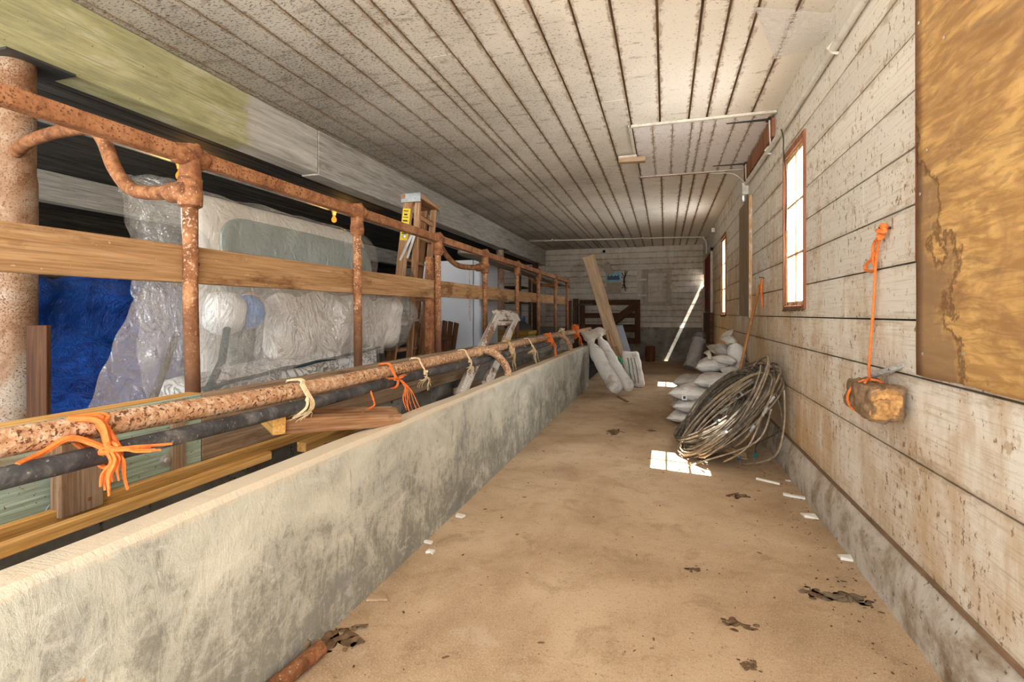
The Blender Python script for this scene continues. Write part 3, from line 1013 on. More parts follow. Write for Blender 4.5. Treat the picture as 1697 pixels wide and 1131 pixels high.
bm = B(); lathe(bm, [(.035, 0), (.04, .05), (.02, .09)], (-1.6, YB - .03, 2.97), (0, -1, -.5), 12)
obj('socket', bm, M['black'], t)

# cobweb on the ceiling above the nearer window
bm = B()
a, b_, c_ = V((.50, 3.25, ZC - .004)), V((.90, 3.35, ZC - .05)), V((.74, 3.95, ZC - .006))
grid(bm, 14, 14, lambda u, v: a + (b_ - a) * u + ((c_ - a) + (b_ - c_) * u) * v * (1 - .0 * u) - V((0, 0, math.sin(PI * u) * math.sin(PI * v) * .045)))
tag(obj('cobweb', bm, M['cobweb']), 'dusty brown cobweb in the ceiling corner over the right wall', 'cobweb')

# ------------------------------------------------------------------ stalls: columns, stanchion railing
def column(y, label, r=.088):
    t = thing('steel_column', label, 'column', (-3.25, y, .30))
    bm = B(); lathe(bm, [(r * .92, .9), (r * .92, 2.30)], (-3.34, y, .3), (0, 0, 1), 28)
    obj('shaft', bm, M['column'], t)
    bm = B(); lathe(bm, [(r * .9, .0), (r, .0), (r, 1.66), (r * .93, 1.70)], (-3.34, y, .3), (0, 0, 1), 28)
    obj('sleeve', bm, M['column'], t)
    bm = B(); box(bm, -3.46, -3.20, y - .12, y + .20, 2.595, 2.608)
    obj('top_plate', bm, M['iron'], t)


column(1.84, 'thick rusty steel column under the mossy beam, nearest to the camera')
column(10.2, 'thinner looking rusty steel column far down the stalls')

PY = [.43, 1.64, 2.84, 4.05, 5.26, 6.53, 7.72, 8.99, 10.18]
PX = -1.9
RZ = 1.905
t = rail = thing('stanchion_railing', 'long rusty pipe railing with a wooden plank, between stalls and feed trough', 'railing', (PX, 5, .86))
bm = B()
for v in tube(bm, [(PX, Y0, RZ + .02)] + [(PX, y, RZ + mn.noise(V((y, 1, 1))) * .008) for y in PY] + [(PX, 10.25, RZ)], .037, 8):
    for k, q in enumerate(v):
        a = PI / 4 * k
        c0 = sum((w_.co for w_ in v), V()) / 8
        d0 = q.co - c0
        q.co = c0 + V((max(-.027, min(.027, d0.x * 1.5)), 0, max(-.03, min(.03, d0.z * 1.5))))
obj('top_rail', bm, M['railrust'], t, bevel=.004)
for i, y in enumerate(PY):
    dx = [0, -.018, 0, .0, .004, 0, 0, 0, 0][i]
    r = .027 if i != 1 else .029
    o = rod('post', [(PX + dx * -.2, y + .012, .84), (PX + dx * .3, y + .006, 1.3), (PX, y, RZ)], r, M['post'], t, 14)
    bm = B()
    lathe(bm, [(.034, 0), (.043, .012), (.045, .05), (.040, .075), (.041, .13), (.048, .15), (.046, .185), (.030, .20)], (PX, y, RZ - .15), (0, 0, 1), 16)
    lathe(bm, [(.035, -.075), (.043, -.06), (.043, .06), (.035, .075)], (PX, y, RZ), (0, 1, 0), 16)
    lathe(bm, [(.013, 0), (.013, .02), (.004, .026)], (PX + .04, y - .02, RZ - .12), (1, -.4, 0), 8)
    lathe(bm, [(.013, 0), (.013, .02), (.004, .026)], (PX + .01, y + .02, RZ + .035), (0.2, 0, 1), 8)
    obj('pipe_fitting', bm, M['rust'], o)
for i, dy in ((1, .10), (4, .12), (7, .12)):
    y = PY[i]
    full = [(PX, y - .02, 1.757), (-2.10, y - .015, 1.765), (-2.24, y, 1.80), (-2.36, y + .02, 1.90), (-2.47, y + .05, 2.04), (-2.58, y + .07, 2.115), (-2.80, y + .09, 2.14), (-3.05, y + dy, 2.12), (-3.27, y + dy + .06, 2.10)]
    o = rod('divider_pipe', spl(full[:-2] if i == 4 else full, 8), .030, M['rust'], t, 12)
    bm = B()
    lathe(bm, [(.030, 0), (.045, .01), (.048, .05), (.042, .10), (.046, .12), (.036, .14)], (PX, y, 1.69), (0, 0, 1), 16)
    lathe(bm, [(.03, -.05), (.044, -.04), (.042, .06), (.032, .075)], (PX - .03, y - .015, 1.757), (-1, 0, 0), 14)
    obj('pipe_fitting', bm, M['rust'], o)
bm = B(); box(bm, PX - .075, PX - .025, 3.96, 4.13, .86, 1.74)
obj('stop_plate', bm, M['rust'], t, bevel=.003)
stick('plank', (PX - .012 - .03, Y0, 1.452), (PX - .012 - .03, 4.02, 1.462), .155, .04, M['plank'], t, cuts=14, warp=.004)
stick('plank', (PX - .044, 4.03, 1.470), (PX - .044, 10.25, 1.512), .145, .04, M['plank'], t, cuts=14, warp=.004)
for y in PY[1:]:
    bm = B(); lathe(bm, [(.011, 0), (.011, .01), (.004, .014)], (PX - .02, y + .045, 1.46), (1, -.2, 0), 8)
    obj('bolt', bm, M['iron'], t)

t = thing('gate_post', 'dark brown wooden post behind the last railing post', 'post', (-1.93, 10.5, .3))
stick('post', (-1.93, 10.5, .30), (-1.93, 10.5, 1.52), .11, .11, M['gate'], t, side=(1, 0, 0))

# bulb line under the low ceiling
t = thing('bulb_conduit', 'thin pale conduit under the black stall ceiling', 'conduit', (-4.2, 5, 2.6))
rod('pipe', [(-4.2, Y0, 2.61), (-4.2, 13.5, 2.61)], .014, M['galv'], t, 8)
for y, lab in ((3.47, 'amber bulb under the stall ceiling, nearer to the camera'), (5.67, 'amber bulb under the stall ceiling, farther from the camera')):
    t = thing('light_bulb', lab, 'bulb', (-4.15, y, 2.46))
    bm = B(); lathe(bm, [(.030, 0), (.034, .02), (.024, .05), (.022, .07)], (-4.14, y, 2.605), (0, 0, -1), 14)
    obj('socket', bm, M['amber'], t)
    bm = B(); lathe(bm, [(.014, 0), (.016, .015), (.030, .04), (.034, .06), (.028, .082), (.012, .094)], (-4.14, y, 2.535), (0, 0, -1), 16)
    em = N('glowing amber bulb glass'); e = em.n('ShaderNodeEmission'); e.inputs[0].default_value = (1, .42, .06, 1); e.inputs[1].default_value = 1.1
    obj('bulb_glass', bm, em.done(e.outputs[0]), t)
    light('bulb_light', 'POINT', (-4.0, y, 2.52), (-4, y, 0), 4, (1, .5, .12)).data.shadow_soft_size = .04

# ------------------------------------------------------------------ manger: boards, feed pipe, hose, ties, scraps
def along(name, y0, y1, x, zc, wd, th, mat, label, cat='board', tilt=0, dz=0, parent=None):
    o = stick(name, (x, y0, zc), (x + dz * 0, y1, zc + dz), wd, th, mat, parent, side=(tilt, 0, 1), cuts=10, warp=.004)
    if parent is None:
        tag(o, label, cat)
    return o


along('manger_board', Y0, 1.585, -1.80, .785, .285, .045, M['greenboard'], 'flaking mint green manger board on the trough back, nearest the camera')
along('manger_board', 1.59, 4.6, -1.80, .790, .270, .045, M['board'], 'plain brown manger board following the mint green one')
along('manger_board', 4.605, 10.3, -1.80, .790, .270, .045, M['greyboard'], 'grey stained manger board at the far end of the trough')
tag(stick('cap_board', (-1.835, Y0, .880), (-1.835, 10.3, .880), .07, .03, M['board'], None, side=(1, 0, 0), cuts=10, warp=.003), 'brown cap board along the foot of the rusty railing', 'board')
tag(stick('patch_board', (-1.83, .75, .915), (-1.83, 1.60, .915), .075, .03, M['newwood'], None, side=(1, 0, 0)), 'short orange board lying on the cap board below the nearest full post', 'board')
along('trough_timber', Y0, 2.35, -1.745, .642, .046, .03, M['newwood'], 'fresh orange timber along the foot of the mint green board')
along('trough_timber', Y0, 1.72, -1.570, .664, .034, .028, M['newwood'], 'fresh orange timber just behind the low wall top')
t = thing('trough_timber', 'short pale timber end showing behind the broken pallet end', 'timber', (-1.6, 2.35, .22))
stick('timber', (-1.60, 1.95, .635), (-1.58, 2.75, .655), .045, .05, M['newwood'], t)
for y in (2.1, 2.6):
    stick('bearer', (-1.595, y, .22), (-1.595, y, .625), .06, .05, M['oldwood'], t, side=(1, 0, 0))
t = thing('trough_plank', 'long dark plank lying in the far half of the trough', 'plank', (-1.6, 6, .22))
stick('plank', (-1.60, 3.9, .60), (-1.60, 8.6, .60), .05, .18, M['board'], t, cuts=8, warp=.004)
for y in (4.3, 6.3, 8.2):
    stick('bearer', (-1.60, y, .22), (-1.60, y, .575), .10, .08, M['oldwood'], t, side=(1, 0, 0))
for (y, z) in ((1.07, .655), (1.43, .705)):
    t = tag(obj('washer', (lambda b: (lathe(b, [(.022, 0), (.022, .006), (.010, .008), (.010, .016), (.003, .018)], (-1.777, y, z), (1, 0, 0), 14), b)[1])(B()), M['zinc']),
            'round metal washer and bolt beside the hanging cleat' if y < 1.2 else 'round metal washer and bolt on the mint green board below the hose', 'washer')
# hanging cleat
t = thing('wood_cleat', 'grey wooden cleat hanging under the hose, below the big orange knot', 'cleat', (-1.72, 1.11, .64))
stick('cleat', (-1.735, 1.11, .64), (-1.735, 1.11, .90), .12, .05, M['oldwood'], t, side=(0, 1, 0))
bm = B(); lathe(bm, [(.006, 0), (.006, .004)], (-1.708, 1.125, .675), (1, 0, 0), 8)
obj('nail', bm, M['rust'], t)
# narrow battens on the board joint
stick_o = stick('batten', (-1.770, 1.475, .66), (-1.770, 1.475, .925), .055, .014, M['board'], None, side=(0, 1, 0))
tag(stick_o, 'narrow brown batten on the mint green board beside its joint', 'batten')

PZ = .93
t = thing('feed_pipe', 'long flaking rusty pipe running above the feed trough', 'pipe', (-1.5, 4, .69))
rod('pipe', spl([(-1.5, Y0, .95), (-1.5, .8, .944), (-1.5, 1.83, .922), (-1.5, 4.1, PZ), (-1.5, 7, .93), (-1.5, 10.6, .93)], 12), .035, M['flake'], t, 16)
for y in (4.02, 7.15):
    rod('pipe_leg', spl([(-1.5, y - .10, .93), (-1.47, y, .945), (-1.41, y + .13, .905), (-1.365, y + .24, .82), (-1.345, y + .29, .75), (-1.338, y + .295, .695)], 8), .033, M['flake'], t, 14)
    bm = B(); lathe(bm, [(.036, -.05), (.043, -.04), (.043, .04), (.036, .05)], (-1.5, y - .05, .93), (0, 1, 0), 16)
    obj('pipe_clamp', bm, M['burlap'], t)
tag(rod('black_hose', spl([(-1.455, Y0, .885), (-1.455, .77, .872), (-1.46, 1.78, .862), (-1.462, 2.8, .868), (-1.463, 4.0, .858), (-1.455, 5.0, .862), (-1.45, 5.8, .852), (-1.46, 6.7, .862), (-1.455, 7.3, .90)], 12), .027, M['hose'], None, 14),
    'dusty black hose tied below the flaking rusty pipe', 'hose')


def wrap(bm, y, r=.037, turns=2, tr=.006, both=True, x=-1.5, z=.93, hx=-1.457, hz=.866):
    """twine wound round the pipe and the hose below it"""
    c = [V((x, 0, z)), V((hx, 0, hz))]
    for k in range(turns):
        yy = y + k * tr * 2.2
        if both:
            pts = []
            for a in range(0, 181, 20):
                an = math.radians(a + 30)
                pts.append((x + math.cos(an) * (r + tr), yy + .02 * math.sin(a), z + math.sin(an) * (r + tr)))
            for a in range(180, 361, 20):
                an = math.radians(a + 30)
                pts.append((hx + math.cos(an) * (.028 + tr), yy + .015, hz + math.sin(an) * (.028 + tr)))
            tube(bm, pts, tr, 6, closed=True)
        else:
            tube(bm, [(x + math.cos(q) * (r + tr), yy, z + math.sin(q) * (r + tr)) for q in [i * PI / 8 for i in range(16)]], tr, 6, closed=True)


def strands(bm, p, n, L, tr_, spread=.05, dirn=(0.3, 0, -1), seed=0):
    rr = random.Random(seed)
    tr = tr_ * .62
    n = int(n * 1.5)
    for i in range(n):
        d = V(dirn).normalized()
        e = V((rr.uniform(-1, 1), rr.uniform(-1, 1), rr.uniform(-.3, .3))) * spread
        l = L * rr.uniform(.7, 1.1)
        p0 = V(p) + V((rr.uniform(-1, 1), rr.uniform(-1, 1), 0)) * tr * 2
        tube(bm, spl([p0, p0 + d * l * .3 + e * .3 + V((.02, 0, .005)), p0 + d * l * .65 + e * .8, p0 + d * l + e], 6), lambda t: tr * (1 - .35 * t), 5)


def knot(bm, p, r, tr, seed):
    rr = random.Random(seed)
    q = [V(p) + V((rr.uniform(-1, 1), rr.uniform(-1, 1), rr.uniform(-1, 1))).normalized() * r * rr.uniform(.5, 1) for _ in range(9)]
    tube(bm, spl(q, 6, True), tr, 6, closed=True)


TIES = [
    (.985, 'orange', 'thick orange twine knot on the feed pipe over the hanging cleat', 2, .007),
    (1.78, 'beige', 'pale twine loop tying the broken pallet end to the pipe', 3, .0045),
    (2.50, 'orange', 'orange twine with long hanging strands halfway along the near pipe', 2, .005),
    (2.86, 'beige', 'thin pale twine loop just beyond the long orange strands', 1, .0055),
    (3.62, 'beige', 'pale twine loop beside the old sash frame', 2, .005),
    (4.72, 'burlap', 'tan rag knotted round the pipe beyond the first bent leg', 2, .012),
    (5.52, 'beige', 'frayed pale twine hanging between the rag and the far orange knots', 2, .005),
    (6.55, 'orange', 'bright orange knot with a hanging tail before the second bent leg', 3, .011),
    (7.45, 'beige', 'pale rope knot at the second bent leg', 3, .012),
    (8.65, 'orange', 'farthest orange knot at the end of the pipe', 3, .012),
]
for i, (y, m_, lab, turns, tr) in enumerate(TIES):
    t = thing('twine_tie', lab, 'twine', (-1.47, y, .8))
    bm = B()
    wrap(bm, y, turns=turns, tr=tr, both=y < 7)
    obj('loop', bm, M[m_], t)
    bm = B()
    kp = (-1.425, y, .885)
    knot(bm, kp, tr * 3.2, tr, i)
    if i == 0:
        strands(bm, kp, 7, .11, .008, .03, (.15, -.03, -1), 3)
        strands(bm, kp, 7, .12, .008, .035, (.5, .9, -.1), 4)
        tube(bm, spl([kp, (-1.46, .92, .93), (-1.47, .86, .905), (-1.45, .80, .895)], 6), .008, 5)
        tube(bm, spl([kp, (-1.45, .98, .96), (-1.49, .93, .975)], 6), .010, 5)
    elif i == 1:
        strands(bm, (-1.43, y, .84), 14, .05, .002, .05, (0, -.5, -.2), 9)
        tube(bm, spl([(-1.43, y, .90), (-1.42, y - .02, .86), (-1.46, y - .05, .82)], 6), .006, 6)
    elif i == 2:
        strands(bm, (-1.42, y + .04, .88), 7, .21, .004, .045, (.35, .15, -1), 5)
        strands(bm, kp, 4, .14, .005, .03, (.2, -1, .15), 6)
        strands(bm, kp, 3, .10, .005, .02, (.2, 1, .25), 7)
    elif i == 5:
        strands(bm, kp, 4, .20, .008, .03, (.2, .1, -1), 11)
        strands(bm, (-1.46, y - .02, .98), 5, .10, .009, .02, (0, -1, .6), 12)
    elif i == 6:
        strands(bm, kp, 4, .22, .005, .03, (.3, .0, -1), 13)
        strands(bm, (-1.43, y, .85), 5, .14, .006, .03, (.1, -1, -.35), 14)
    elif i == 7:
        for k in range(6): knot(bm, (-1.47, y + random.uniform(-.1, .1), .93 + random.uniform(-.05, .08)), .06, .008, 40 + k)
        strands(bm, kp, 3, .30, .010, .03, (.3, -.5, -1), 15)
    elif i == 9:
        for k in range(6): knot(bm, (-1.47, y + random.uniform(-.1, .1), .95 + random.uniform(-.1, .1)), .07, .009, 60 + k)
        strands(bm, kp, 3, .20, .010, .04, (.3, 0, -1), 16)
    elif i == 8:
        for k in range(4): knot(bm, (-1.47, y + random.uniform(-.1, .1), .96 + random.uniform(-.03, .05)), .05, .008, 80 + k)
    else:
        strands(bm, (-1.43, y, .86), 4, .09, .003, .04, (.1, -.4, -1), 17 + i)
    obj('loose_ends', bm, M[m_], t)
bm = B()
tube(bm, spl([(-1.44, 2.27, .855), (-1.43, 2.28, .81), (-1.43, 2.29, .78), (-1.44, 2.25, .765), (-1.45, 2.19, .757)], 6), .005, 6)
strands(bm, (-1.45, 2.20, .758), 5, .05, .004, .012, (0, -1, -.25), 71)
tag(obj('twine_end', bm, M['orange']), 'short frayed orange twine end dangling from the hose', 'twine')

# broken timber frame tied to the pipe
t = thing('broken_pallet', 'broken brown pallet end tied to the pipe, resting on the low wall', 'pallet', (-1.5, 1.9, .64))
stick('rail', (-1.515, 1.70, .795), (-1.30, 2.30, .715), .065, .055, M['ladder'], t, side=(.2, 0, 1), bevel=.004)
stick('rail', (-1.60, 1.80, .800), (-1.40, 2.42, .715), .06, .055, M['ladder'], t, side=(.3, 0, 1), bevel=.004)
stick('cross_piece', (-1.47, 1.665, .800), (-1.62, 1.765, .815), .07, .05, M['newwood'], t, side=(0, 0, 1), bevel=.004, label='orange end piece')

# old sash frame
t = thing('sash_frame', 'old white painted window sash leaning through the feed trough', 'sash', (-1.6, 4.3, .62))
A, Bp = V((-1.43, 3.40, .655)), V((-1.43, 4.02, .655))
TA, TB = P(822, 523, X=-1.74), P(870, 526, X=-1.74)
TB = TA + (TB - TA) * .68
nrm = (TA - A).cross(Bp - A).normalized()
wv = (Bp - A).normalized()
for q0, q1 in ((A + wv * .03, TA + wv * .03), (Bp - wv * .03, TB - wv * .03)):
    stick('stile', q0, q1, .075, .045, M['sashpaint'], t, side=wv)
stick('top_rail', TA, TB, .13, .045, M['sashpaint'], t, side=(A - TA).normalized())
mid = lambda f: (A + (TA - A) * f, Bp + (TB - Bp) * f)
stick('muntin', *mid(.86), .05, .02, M['sashpaint'], t, side=(A - TA).normalized())

# ------------------------------------------------------------------ stuff stored in the stalls
# mattress on edge
t = thing('mattress', 'sage green and cream mattress standing on edge behind the railing', 'mattress', (-2.55, 2.9, .3))


def rbox(bm, c, h, r, f=None, n=14):
    """box with generously rounded edges; f displaces"""
    c, h = V(c), V(h)
    bm2 = bmesh.new()
    bmesh.ops.create_cube(bm2, size=2)
    bmesh.ops.subdivide_edges(bm2, edges=bm2.edges[:], cuts=n, use_grid_fill=True)
    for v in bm2.verts:
        p = V((v.co.x * h.x, v.co.y * h.y, v.co.z * h.z))
        inn = V((max(-h.x + r, min(h.x - r, p.x)), max(-h.y + r, min(h.y - r, p.y)), max(-h.z + r, min(h.z - r, p.z))))
        d = p - inn
        if d.length > 1e-6:
            p = inn + d.normalized() * min(r, d.length if d.length < r else r)
        p = p + c
        if f: p = p + f(p)
        v.co = p
    me = bpy.data.meshes.new('tmp'); bm2.to_mesh(me); bm2.free()
    bm.from_mesh(me); bpy.data.meshes.remove(me)


bm = B(); rbox(bm, (-2.60, 3.25, 1.145), (.12, .89, .845), .115, lambda p: V((-.10 * (p.z - .3), -.0, 0)) + frac(p, 2) * .012, 18)
obj('body', bm, M['cream'], t, sharp=80)
bm = B(); rbox(bm, (-2.477, 3.29, 1.13), (.02, .83, .74), .018, lambda p: V((-.10 * (p.z - .3), 0, 0)) + frac(p, 2) * .006, 22)
for v in bm.verts:   # the panel's corners are round
    dy, dz = abs(v.co.y - 3.29) - .645, v.co.z - 1.68
    if dy > 0 and dz > 0:
        l = math.hypot(dy, dz)
        if l > .185:
            v.co.y = 3.29 + math.copysign(.645 + dy * .185 / l, v.co.y - 3.29)
            v.co.z = 1.68 + dz * .185 / l
obj('ticking_panel', bm, M['sage'], t, sharp=80, label='sage green ticking panel')
bm = B()


def wrapf(u, v):
    y = 1.80 + 2.32 * u + .10 * max(0, 1 - u * 5) * (1 - v)
    z = 2.03 - 1.62 * v
    e = max(0, .14 - u) / .14
    z -= e * e * .16 * (1 - v)
    x = -2.415 - .10 * (z - .3) - .06 * e
    if v < .10:
        x -= (.10 - v) * 3.4 * (1 - .9 * e)
        z = 2.03 - .16 * e * e - .162 + .162 * math.sqrt(max(0, 1 - (v / .10) ** 2))
    y += .10 * (1 - u) ** 2 * v
    q = frac(V((x, y * 1.5, z)), 3.2) * .030 + frac(V((x, y, z)), 9) * .016
    k = abs(mn.noise(V((y * 6, z * 6, 2)))) * .03
    return V((x + k, y, z)) + q


grid(bm, 80, 70, wrapf)
obj('plastic_wrap', bm, M['film'], t, sharp=180, label='clear crinkled plastic wrap')
bm = B()
grid(bm, 40, 44, lambda u, v: (lambda p: p + frac(p, 4) * .05 + frac(p, 13) * .025 + V((-.12 * math.sin(u * PI * .5), 0, 0)))(wrapf(u * .36, v * .62)))
obj('plastic_fold', bm, M['film'], t, sharp=180, label='loose fold of clear plastic at the mattress end')

# loose plastic sheet draping in front
bm = B()


def drape(u, v):
    y = 1.58 - .36 * v + (2.0 + .1 * v) * u
    z = 1.46 + (-.66 + min(.20, .5 * max(0, u - .2))) * v - .04 * u
    x = -2.03 + .05 * v + .03 * math.sin(u * 11)
    p = V((x, y, z))
    return p + frac(p, 4) * .02 + frac(p, 11) * .012 + V((abs(mn.noise(p * 8)) * .03, 0, 0)) + V((0, mn.noise(V((0, 0, z * 9))) * .03 * (1 - u), 0))


grid(bm, 60, 34, drape)
tag(obj('plastic_sheet', bm, M['film2'], sharp=180), 'milky plastic sheet draped low behind the first railing bay', 'plastic sheet')

# quilted mattress low in front
t = thing('quilted_mattress', 'silver quilted mattress with piping, low behind the railing', 'mattress', (-2.3, 2.6, .3))
bm = B(); rbox(bm, (-2.23, 2.62, .64), (.15, .82, .34), .10, lambda p: frac(p, 5) * .02 + V((0, 0, (p.y - 2.6) * .05)), 22)
obj('body', bm, M['quilt'], t, sharp=80)
bm = B(); tube(bm, [(-2.075 + mn.noise(V((y * 3, 0, 0))) * .01, y, .945 + (y - 2.6) * .06 + mn.noise(V((y * 4, 5, 0))) * .012) for y in [1.85 + i * .05 for i in range(32)]], .010, 8)
obj('piping', bm, M['tealtube'], t)
# cream cushion in a plastic bag
t = thing('wrapped_cushion', 'bulging cream cushion in a clear plastic bag beside the ladder', 'cushion', (-2.3, 3.2, .9))
cr = lambda k: (lambda p: frac(p, 3.5) * .05 * k + frac(p, 9) * .022 * k)
bm = B(); rbox(bm, (-2.26, 3.20, 1.165), (.11, .70, .20), .075, cr(1.3), 26)
obj('cushion', bm, M['cream'], t, sharp=80)
bm = B(); rbox(bm, (-2.25, 3.22, 1.18), (.155, .78, .215), .12, cr(2.0), 34)
obj('plastic_bag', bm, M['film'], t, sharp=180, label='clear crumpled plastic bag')
# bubble wrap bundle
t = thing('bubble_wrap_bundle', 'white bubble-wrapped bundle with blue band and pink end on a dark stem', 'bundle', (-2.2, 2.16, 1.1))
bm = B(); rbox(bm, (-2.20, 2.10, 1.25), (.10, .10, .115), .095, lambda p: frac(p, 14) * .012, 12)
obj('bubble_wrap', bm, M['bubble'], t, sharp=180)
bm = B(); lathe(bm, [(.085, 0), (.095, .015), (.095, .09), (.085, .105)], (-2.215, 2.20, 1.255), (0, 1, .05), 24)
obj('blue_band', bm, M['bluetape'], t, label='blue band')
bm = B(); lathe(bm, [(.07, 0), (.075, .05), (.05, .09), (.01, .10)], (-2.26, 2.30, 1.29), (0, 1, .2), 20)
obj('pink_end', bm, M['pink'], t, label='pink foam end')
rod('stem', [(-2.00, 1.52, .31), (-2.015, 1.76, .78), (-2.05, 1.94, 1.02), (-2.15, 2.07, 1.19)], .018, M['tealtube'], t, label='dark teal stem')
# rods
tag(rod('black_rod', [(-2.06, 1.36, .31), (-2.10, 1.60, .80), (-2.16, 1.80, 1.16)], .016, M['black']), 'thin black rod leaning behind the plastic sheet, nearest the camera', 'rod')

# blue tarp over something
t = thing('blue_tarp', 'bright blue tarpaulin draped over a heap behind the first column', 'tarp', (-3.9, 2.6, .3))
bm = B()


def tarpf(u, v):
    y = 1.5 + 2.3 * u
    z = 1.50 - 1.2 * v
    x = -3.90 + .30 * v ** 1.5 + .07 * math.sin(u * 9 + v * 4) * (.3 + v) * 1.6 + .08 * math.sin(v * 8 + u * 3)
    if v < .08:
        x -= (.08 - v) * 6
        z = 1.50
    p = V((x, y, z))
    return p + frac(p, 3) * .07 + frac(p, 9) * .015


grid(bm, 60, 50, tarpf)
o = obj('tarp', bm, M['bluetarp'], t, sharp=180)
bm = B(); rbox(bm, (-4.25, 2.65, .86), (.18, 1.1, .54), .05, None, 6)
obj('stored_heap', bm, M['stallfloor'], t)
tag(stick('veneer_board', (-2.58, 1.50, .305), (-2.58, 1.50, 1.20), .118, .02, M['veneer'], None, side=(1, .05, 0)), 'dark walnut veneer board standing in front of the blue tarpaulin', 'board')

# step ladder
t = thing('step_ladder', 'worn wooden step ladder with grey top cap and yellow label', 'ladder', (-2.35, 4.55, .3))
ya, yb = 4.30, 4.84
ztop = 2.33


def lrail(name, u0, v0, u1, v1, Y, wd):
    a, b = P(u0, v0, Y=Y), P(u1, v1, Y=Y)
    d = (b - a) / (b.z - a.z)
    lo, hi = a + d * (.30 - a.z), a + d * (ztop - a.z)
    stick(name, lo, hi, wd, .028, M['ladder'], t, side=(1, 0, 0), cuts=6, warp=.003)
    return lo, hi


n0, n1 = lrail('front_rail', 677, 335, 650, 580, ya, .095)
m0, m1 = lrail('rear_rail', 693, 335, 679, 580, ya + .035, .06)
f0, f1 = lrail('front_rail', 704, 345, 684, 580, yb, .085)
r0, r1 = lrail('rear_rail', 719, 345, 699, 580, yb - .02, .065)
lp = lambda a, b, z: a + (b - a) * ((z - a.z) / (b.z - a.z))
for k in range(6):
    z = .60 + k * .29
    A_, B_ = lp(n0, n1, z), lp(f0, f1, z)
    stick('step', A_, B_, .105, .026, M['ladder'], t, side=(1, 0, 0))
for z in (.8, 1.4, 2.0, 2.18):
    stick('rear_rung', lp(m0, m1, z), lp(r0, r1, z), .055, .02, M['ladder'], t)
c0, c1 = (n1 + m1) / 2, (f1 + r1) / 2
c0.z = c1.z = ztop + .02
c0.y -= .05; c1.y += .05
stick('top_cap', c0, c1, .19, .045, M['ladder'], t, side=(1, 0, 0))
bm = B()
box(bm, c0.x - .10, c0.x + .10, c0.y - .008, c0.y - .001, ztop - .035, ztop + .048)
box(bm, c0.x - .10, c0.x + .10, c0.y - .008, c0.y + .06, ztop + .044, ztop + .050)
box(bm, c1.x - .10, c1.x + .10, c1.y + .001, c1.y + .008, ztop - .035, ztop + .048)
obj('cap_bracket', bm, M['galv'], t, label='grey metal end bracket of the cap')
fd = (n0 - n1).normalized()
p0 = n1 + fd * .09 + V((0, -.0155, 0))
lab = stick('warning_label', p0, p0 + fd * .30, .078, .002, M['yellow'], t, side=(1, 0, 0), bevel=0, label='yellow warning label with black print')
rr = random.Random(4)
bm = B()
for k in range(9):
    for yy in (-.0022, .0012):
        box(bm, .02 + k * .03, .02 + k * .03 + rr.uniform(.006, .016), yy, yy + .001, -.03 + rr.uniform(0, .01), .028 - rr.uniform(0, .02))
obj('label_print', bm, M['ink'], lab, Mx=WM[lab])
yq = ya - .020
for a_, b_ in (((688, 378), (663, 432)), ((690, 380), (675, 428))):
    stick('spreader_bar', P(*a_, Y=yq), P(*b_, Y=yq - .004), .026, .004, M['zinc'], t, side=(1, 0, 0), bevel=.001, label='shiny metal spreader bar')
for z in (1.98, 1.5, 1.09):
    bm = B(); lathe(bm, [(.018, 0), (.018, .004), (.008, .007), (.008, .012)], lp(n0, n1, z) + V((0, -.015, 0)), (0, -1, 0), 12)
    obj('bolt', bm, M['zinc'], t)

# white refrigerator
t = thing('refrigerator', 'tall white refrigerator behind the ladder in the stalls', 'refrigerator', (-2.75, 6.3, .3))
bm = B(); box(bm, -3.05, -2.24, 6.07, 6.75, .32, 1.93)
obj('cabinet', bm, M['greyenamel'], t, bevel=.02)
bm = B(); box(bm, -3.05, -2.33, 6.0, 6.065, .42, 1.93)
obj('door', bm, M['white'], t, bevel=.012)
bm = B(); box(bm, -2.32, -2.24, 6.0, 6.065, .42, 1.93)
obj('side_door', bm, M['white'], t, bevel=.012)
bm = B(); tube(bm, spl([(-2.36, 6.0, 1.82), (-2.355, 5.96, 1.79), (-2.355, 5.955, 1.4), (-2.355, 5.96, 1.2), (-2.36, 6.0, 1.17)], 6), .010, 8)
obj('handle', bm, M['conduit'], t)

# long round-ended board on top of the railing
bm = B()
outl = [(-2.15 - .10 * math.cos(PI * k / 12), 5.55 - .40 * math.sin(PI * k / 12)) for k in range(13)] + [(-2.05, 11.0), (-2.25, 11.0)]
zb_ = lambda y: 1.915 - (y - 5.2) * .0118
lo = [bm.verts.new((x, y, zb_(y))) for x, y in outl]
hi = [bm.verts.new((x, y, zb_(y) + .03)) for x, y in outl]
bm.faces.new(lo[::-1]); bm.faces.new(hi)
for k in range(len(outl)):
    kk = (k + 1) % len(outl)
    bm.faces.new((lo[k], lo[kk], hi[kk], hi[k]))
tag(obj('long_board', bm, M['greyboard'], bevel=.004), 'long round-ended grey board lying level with the top rail', 'board')

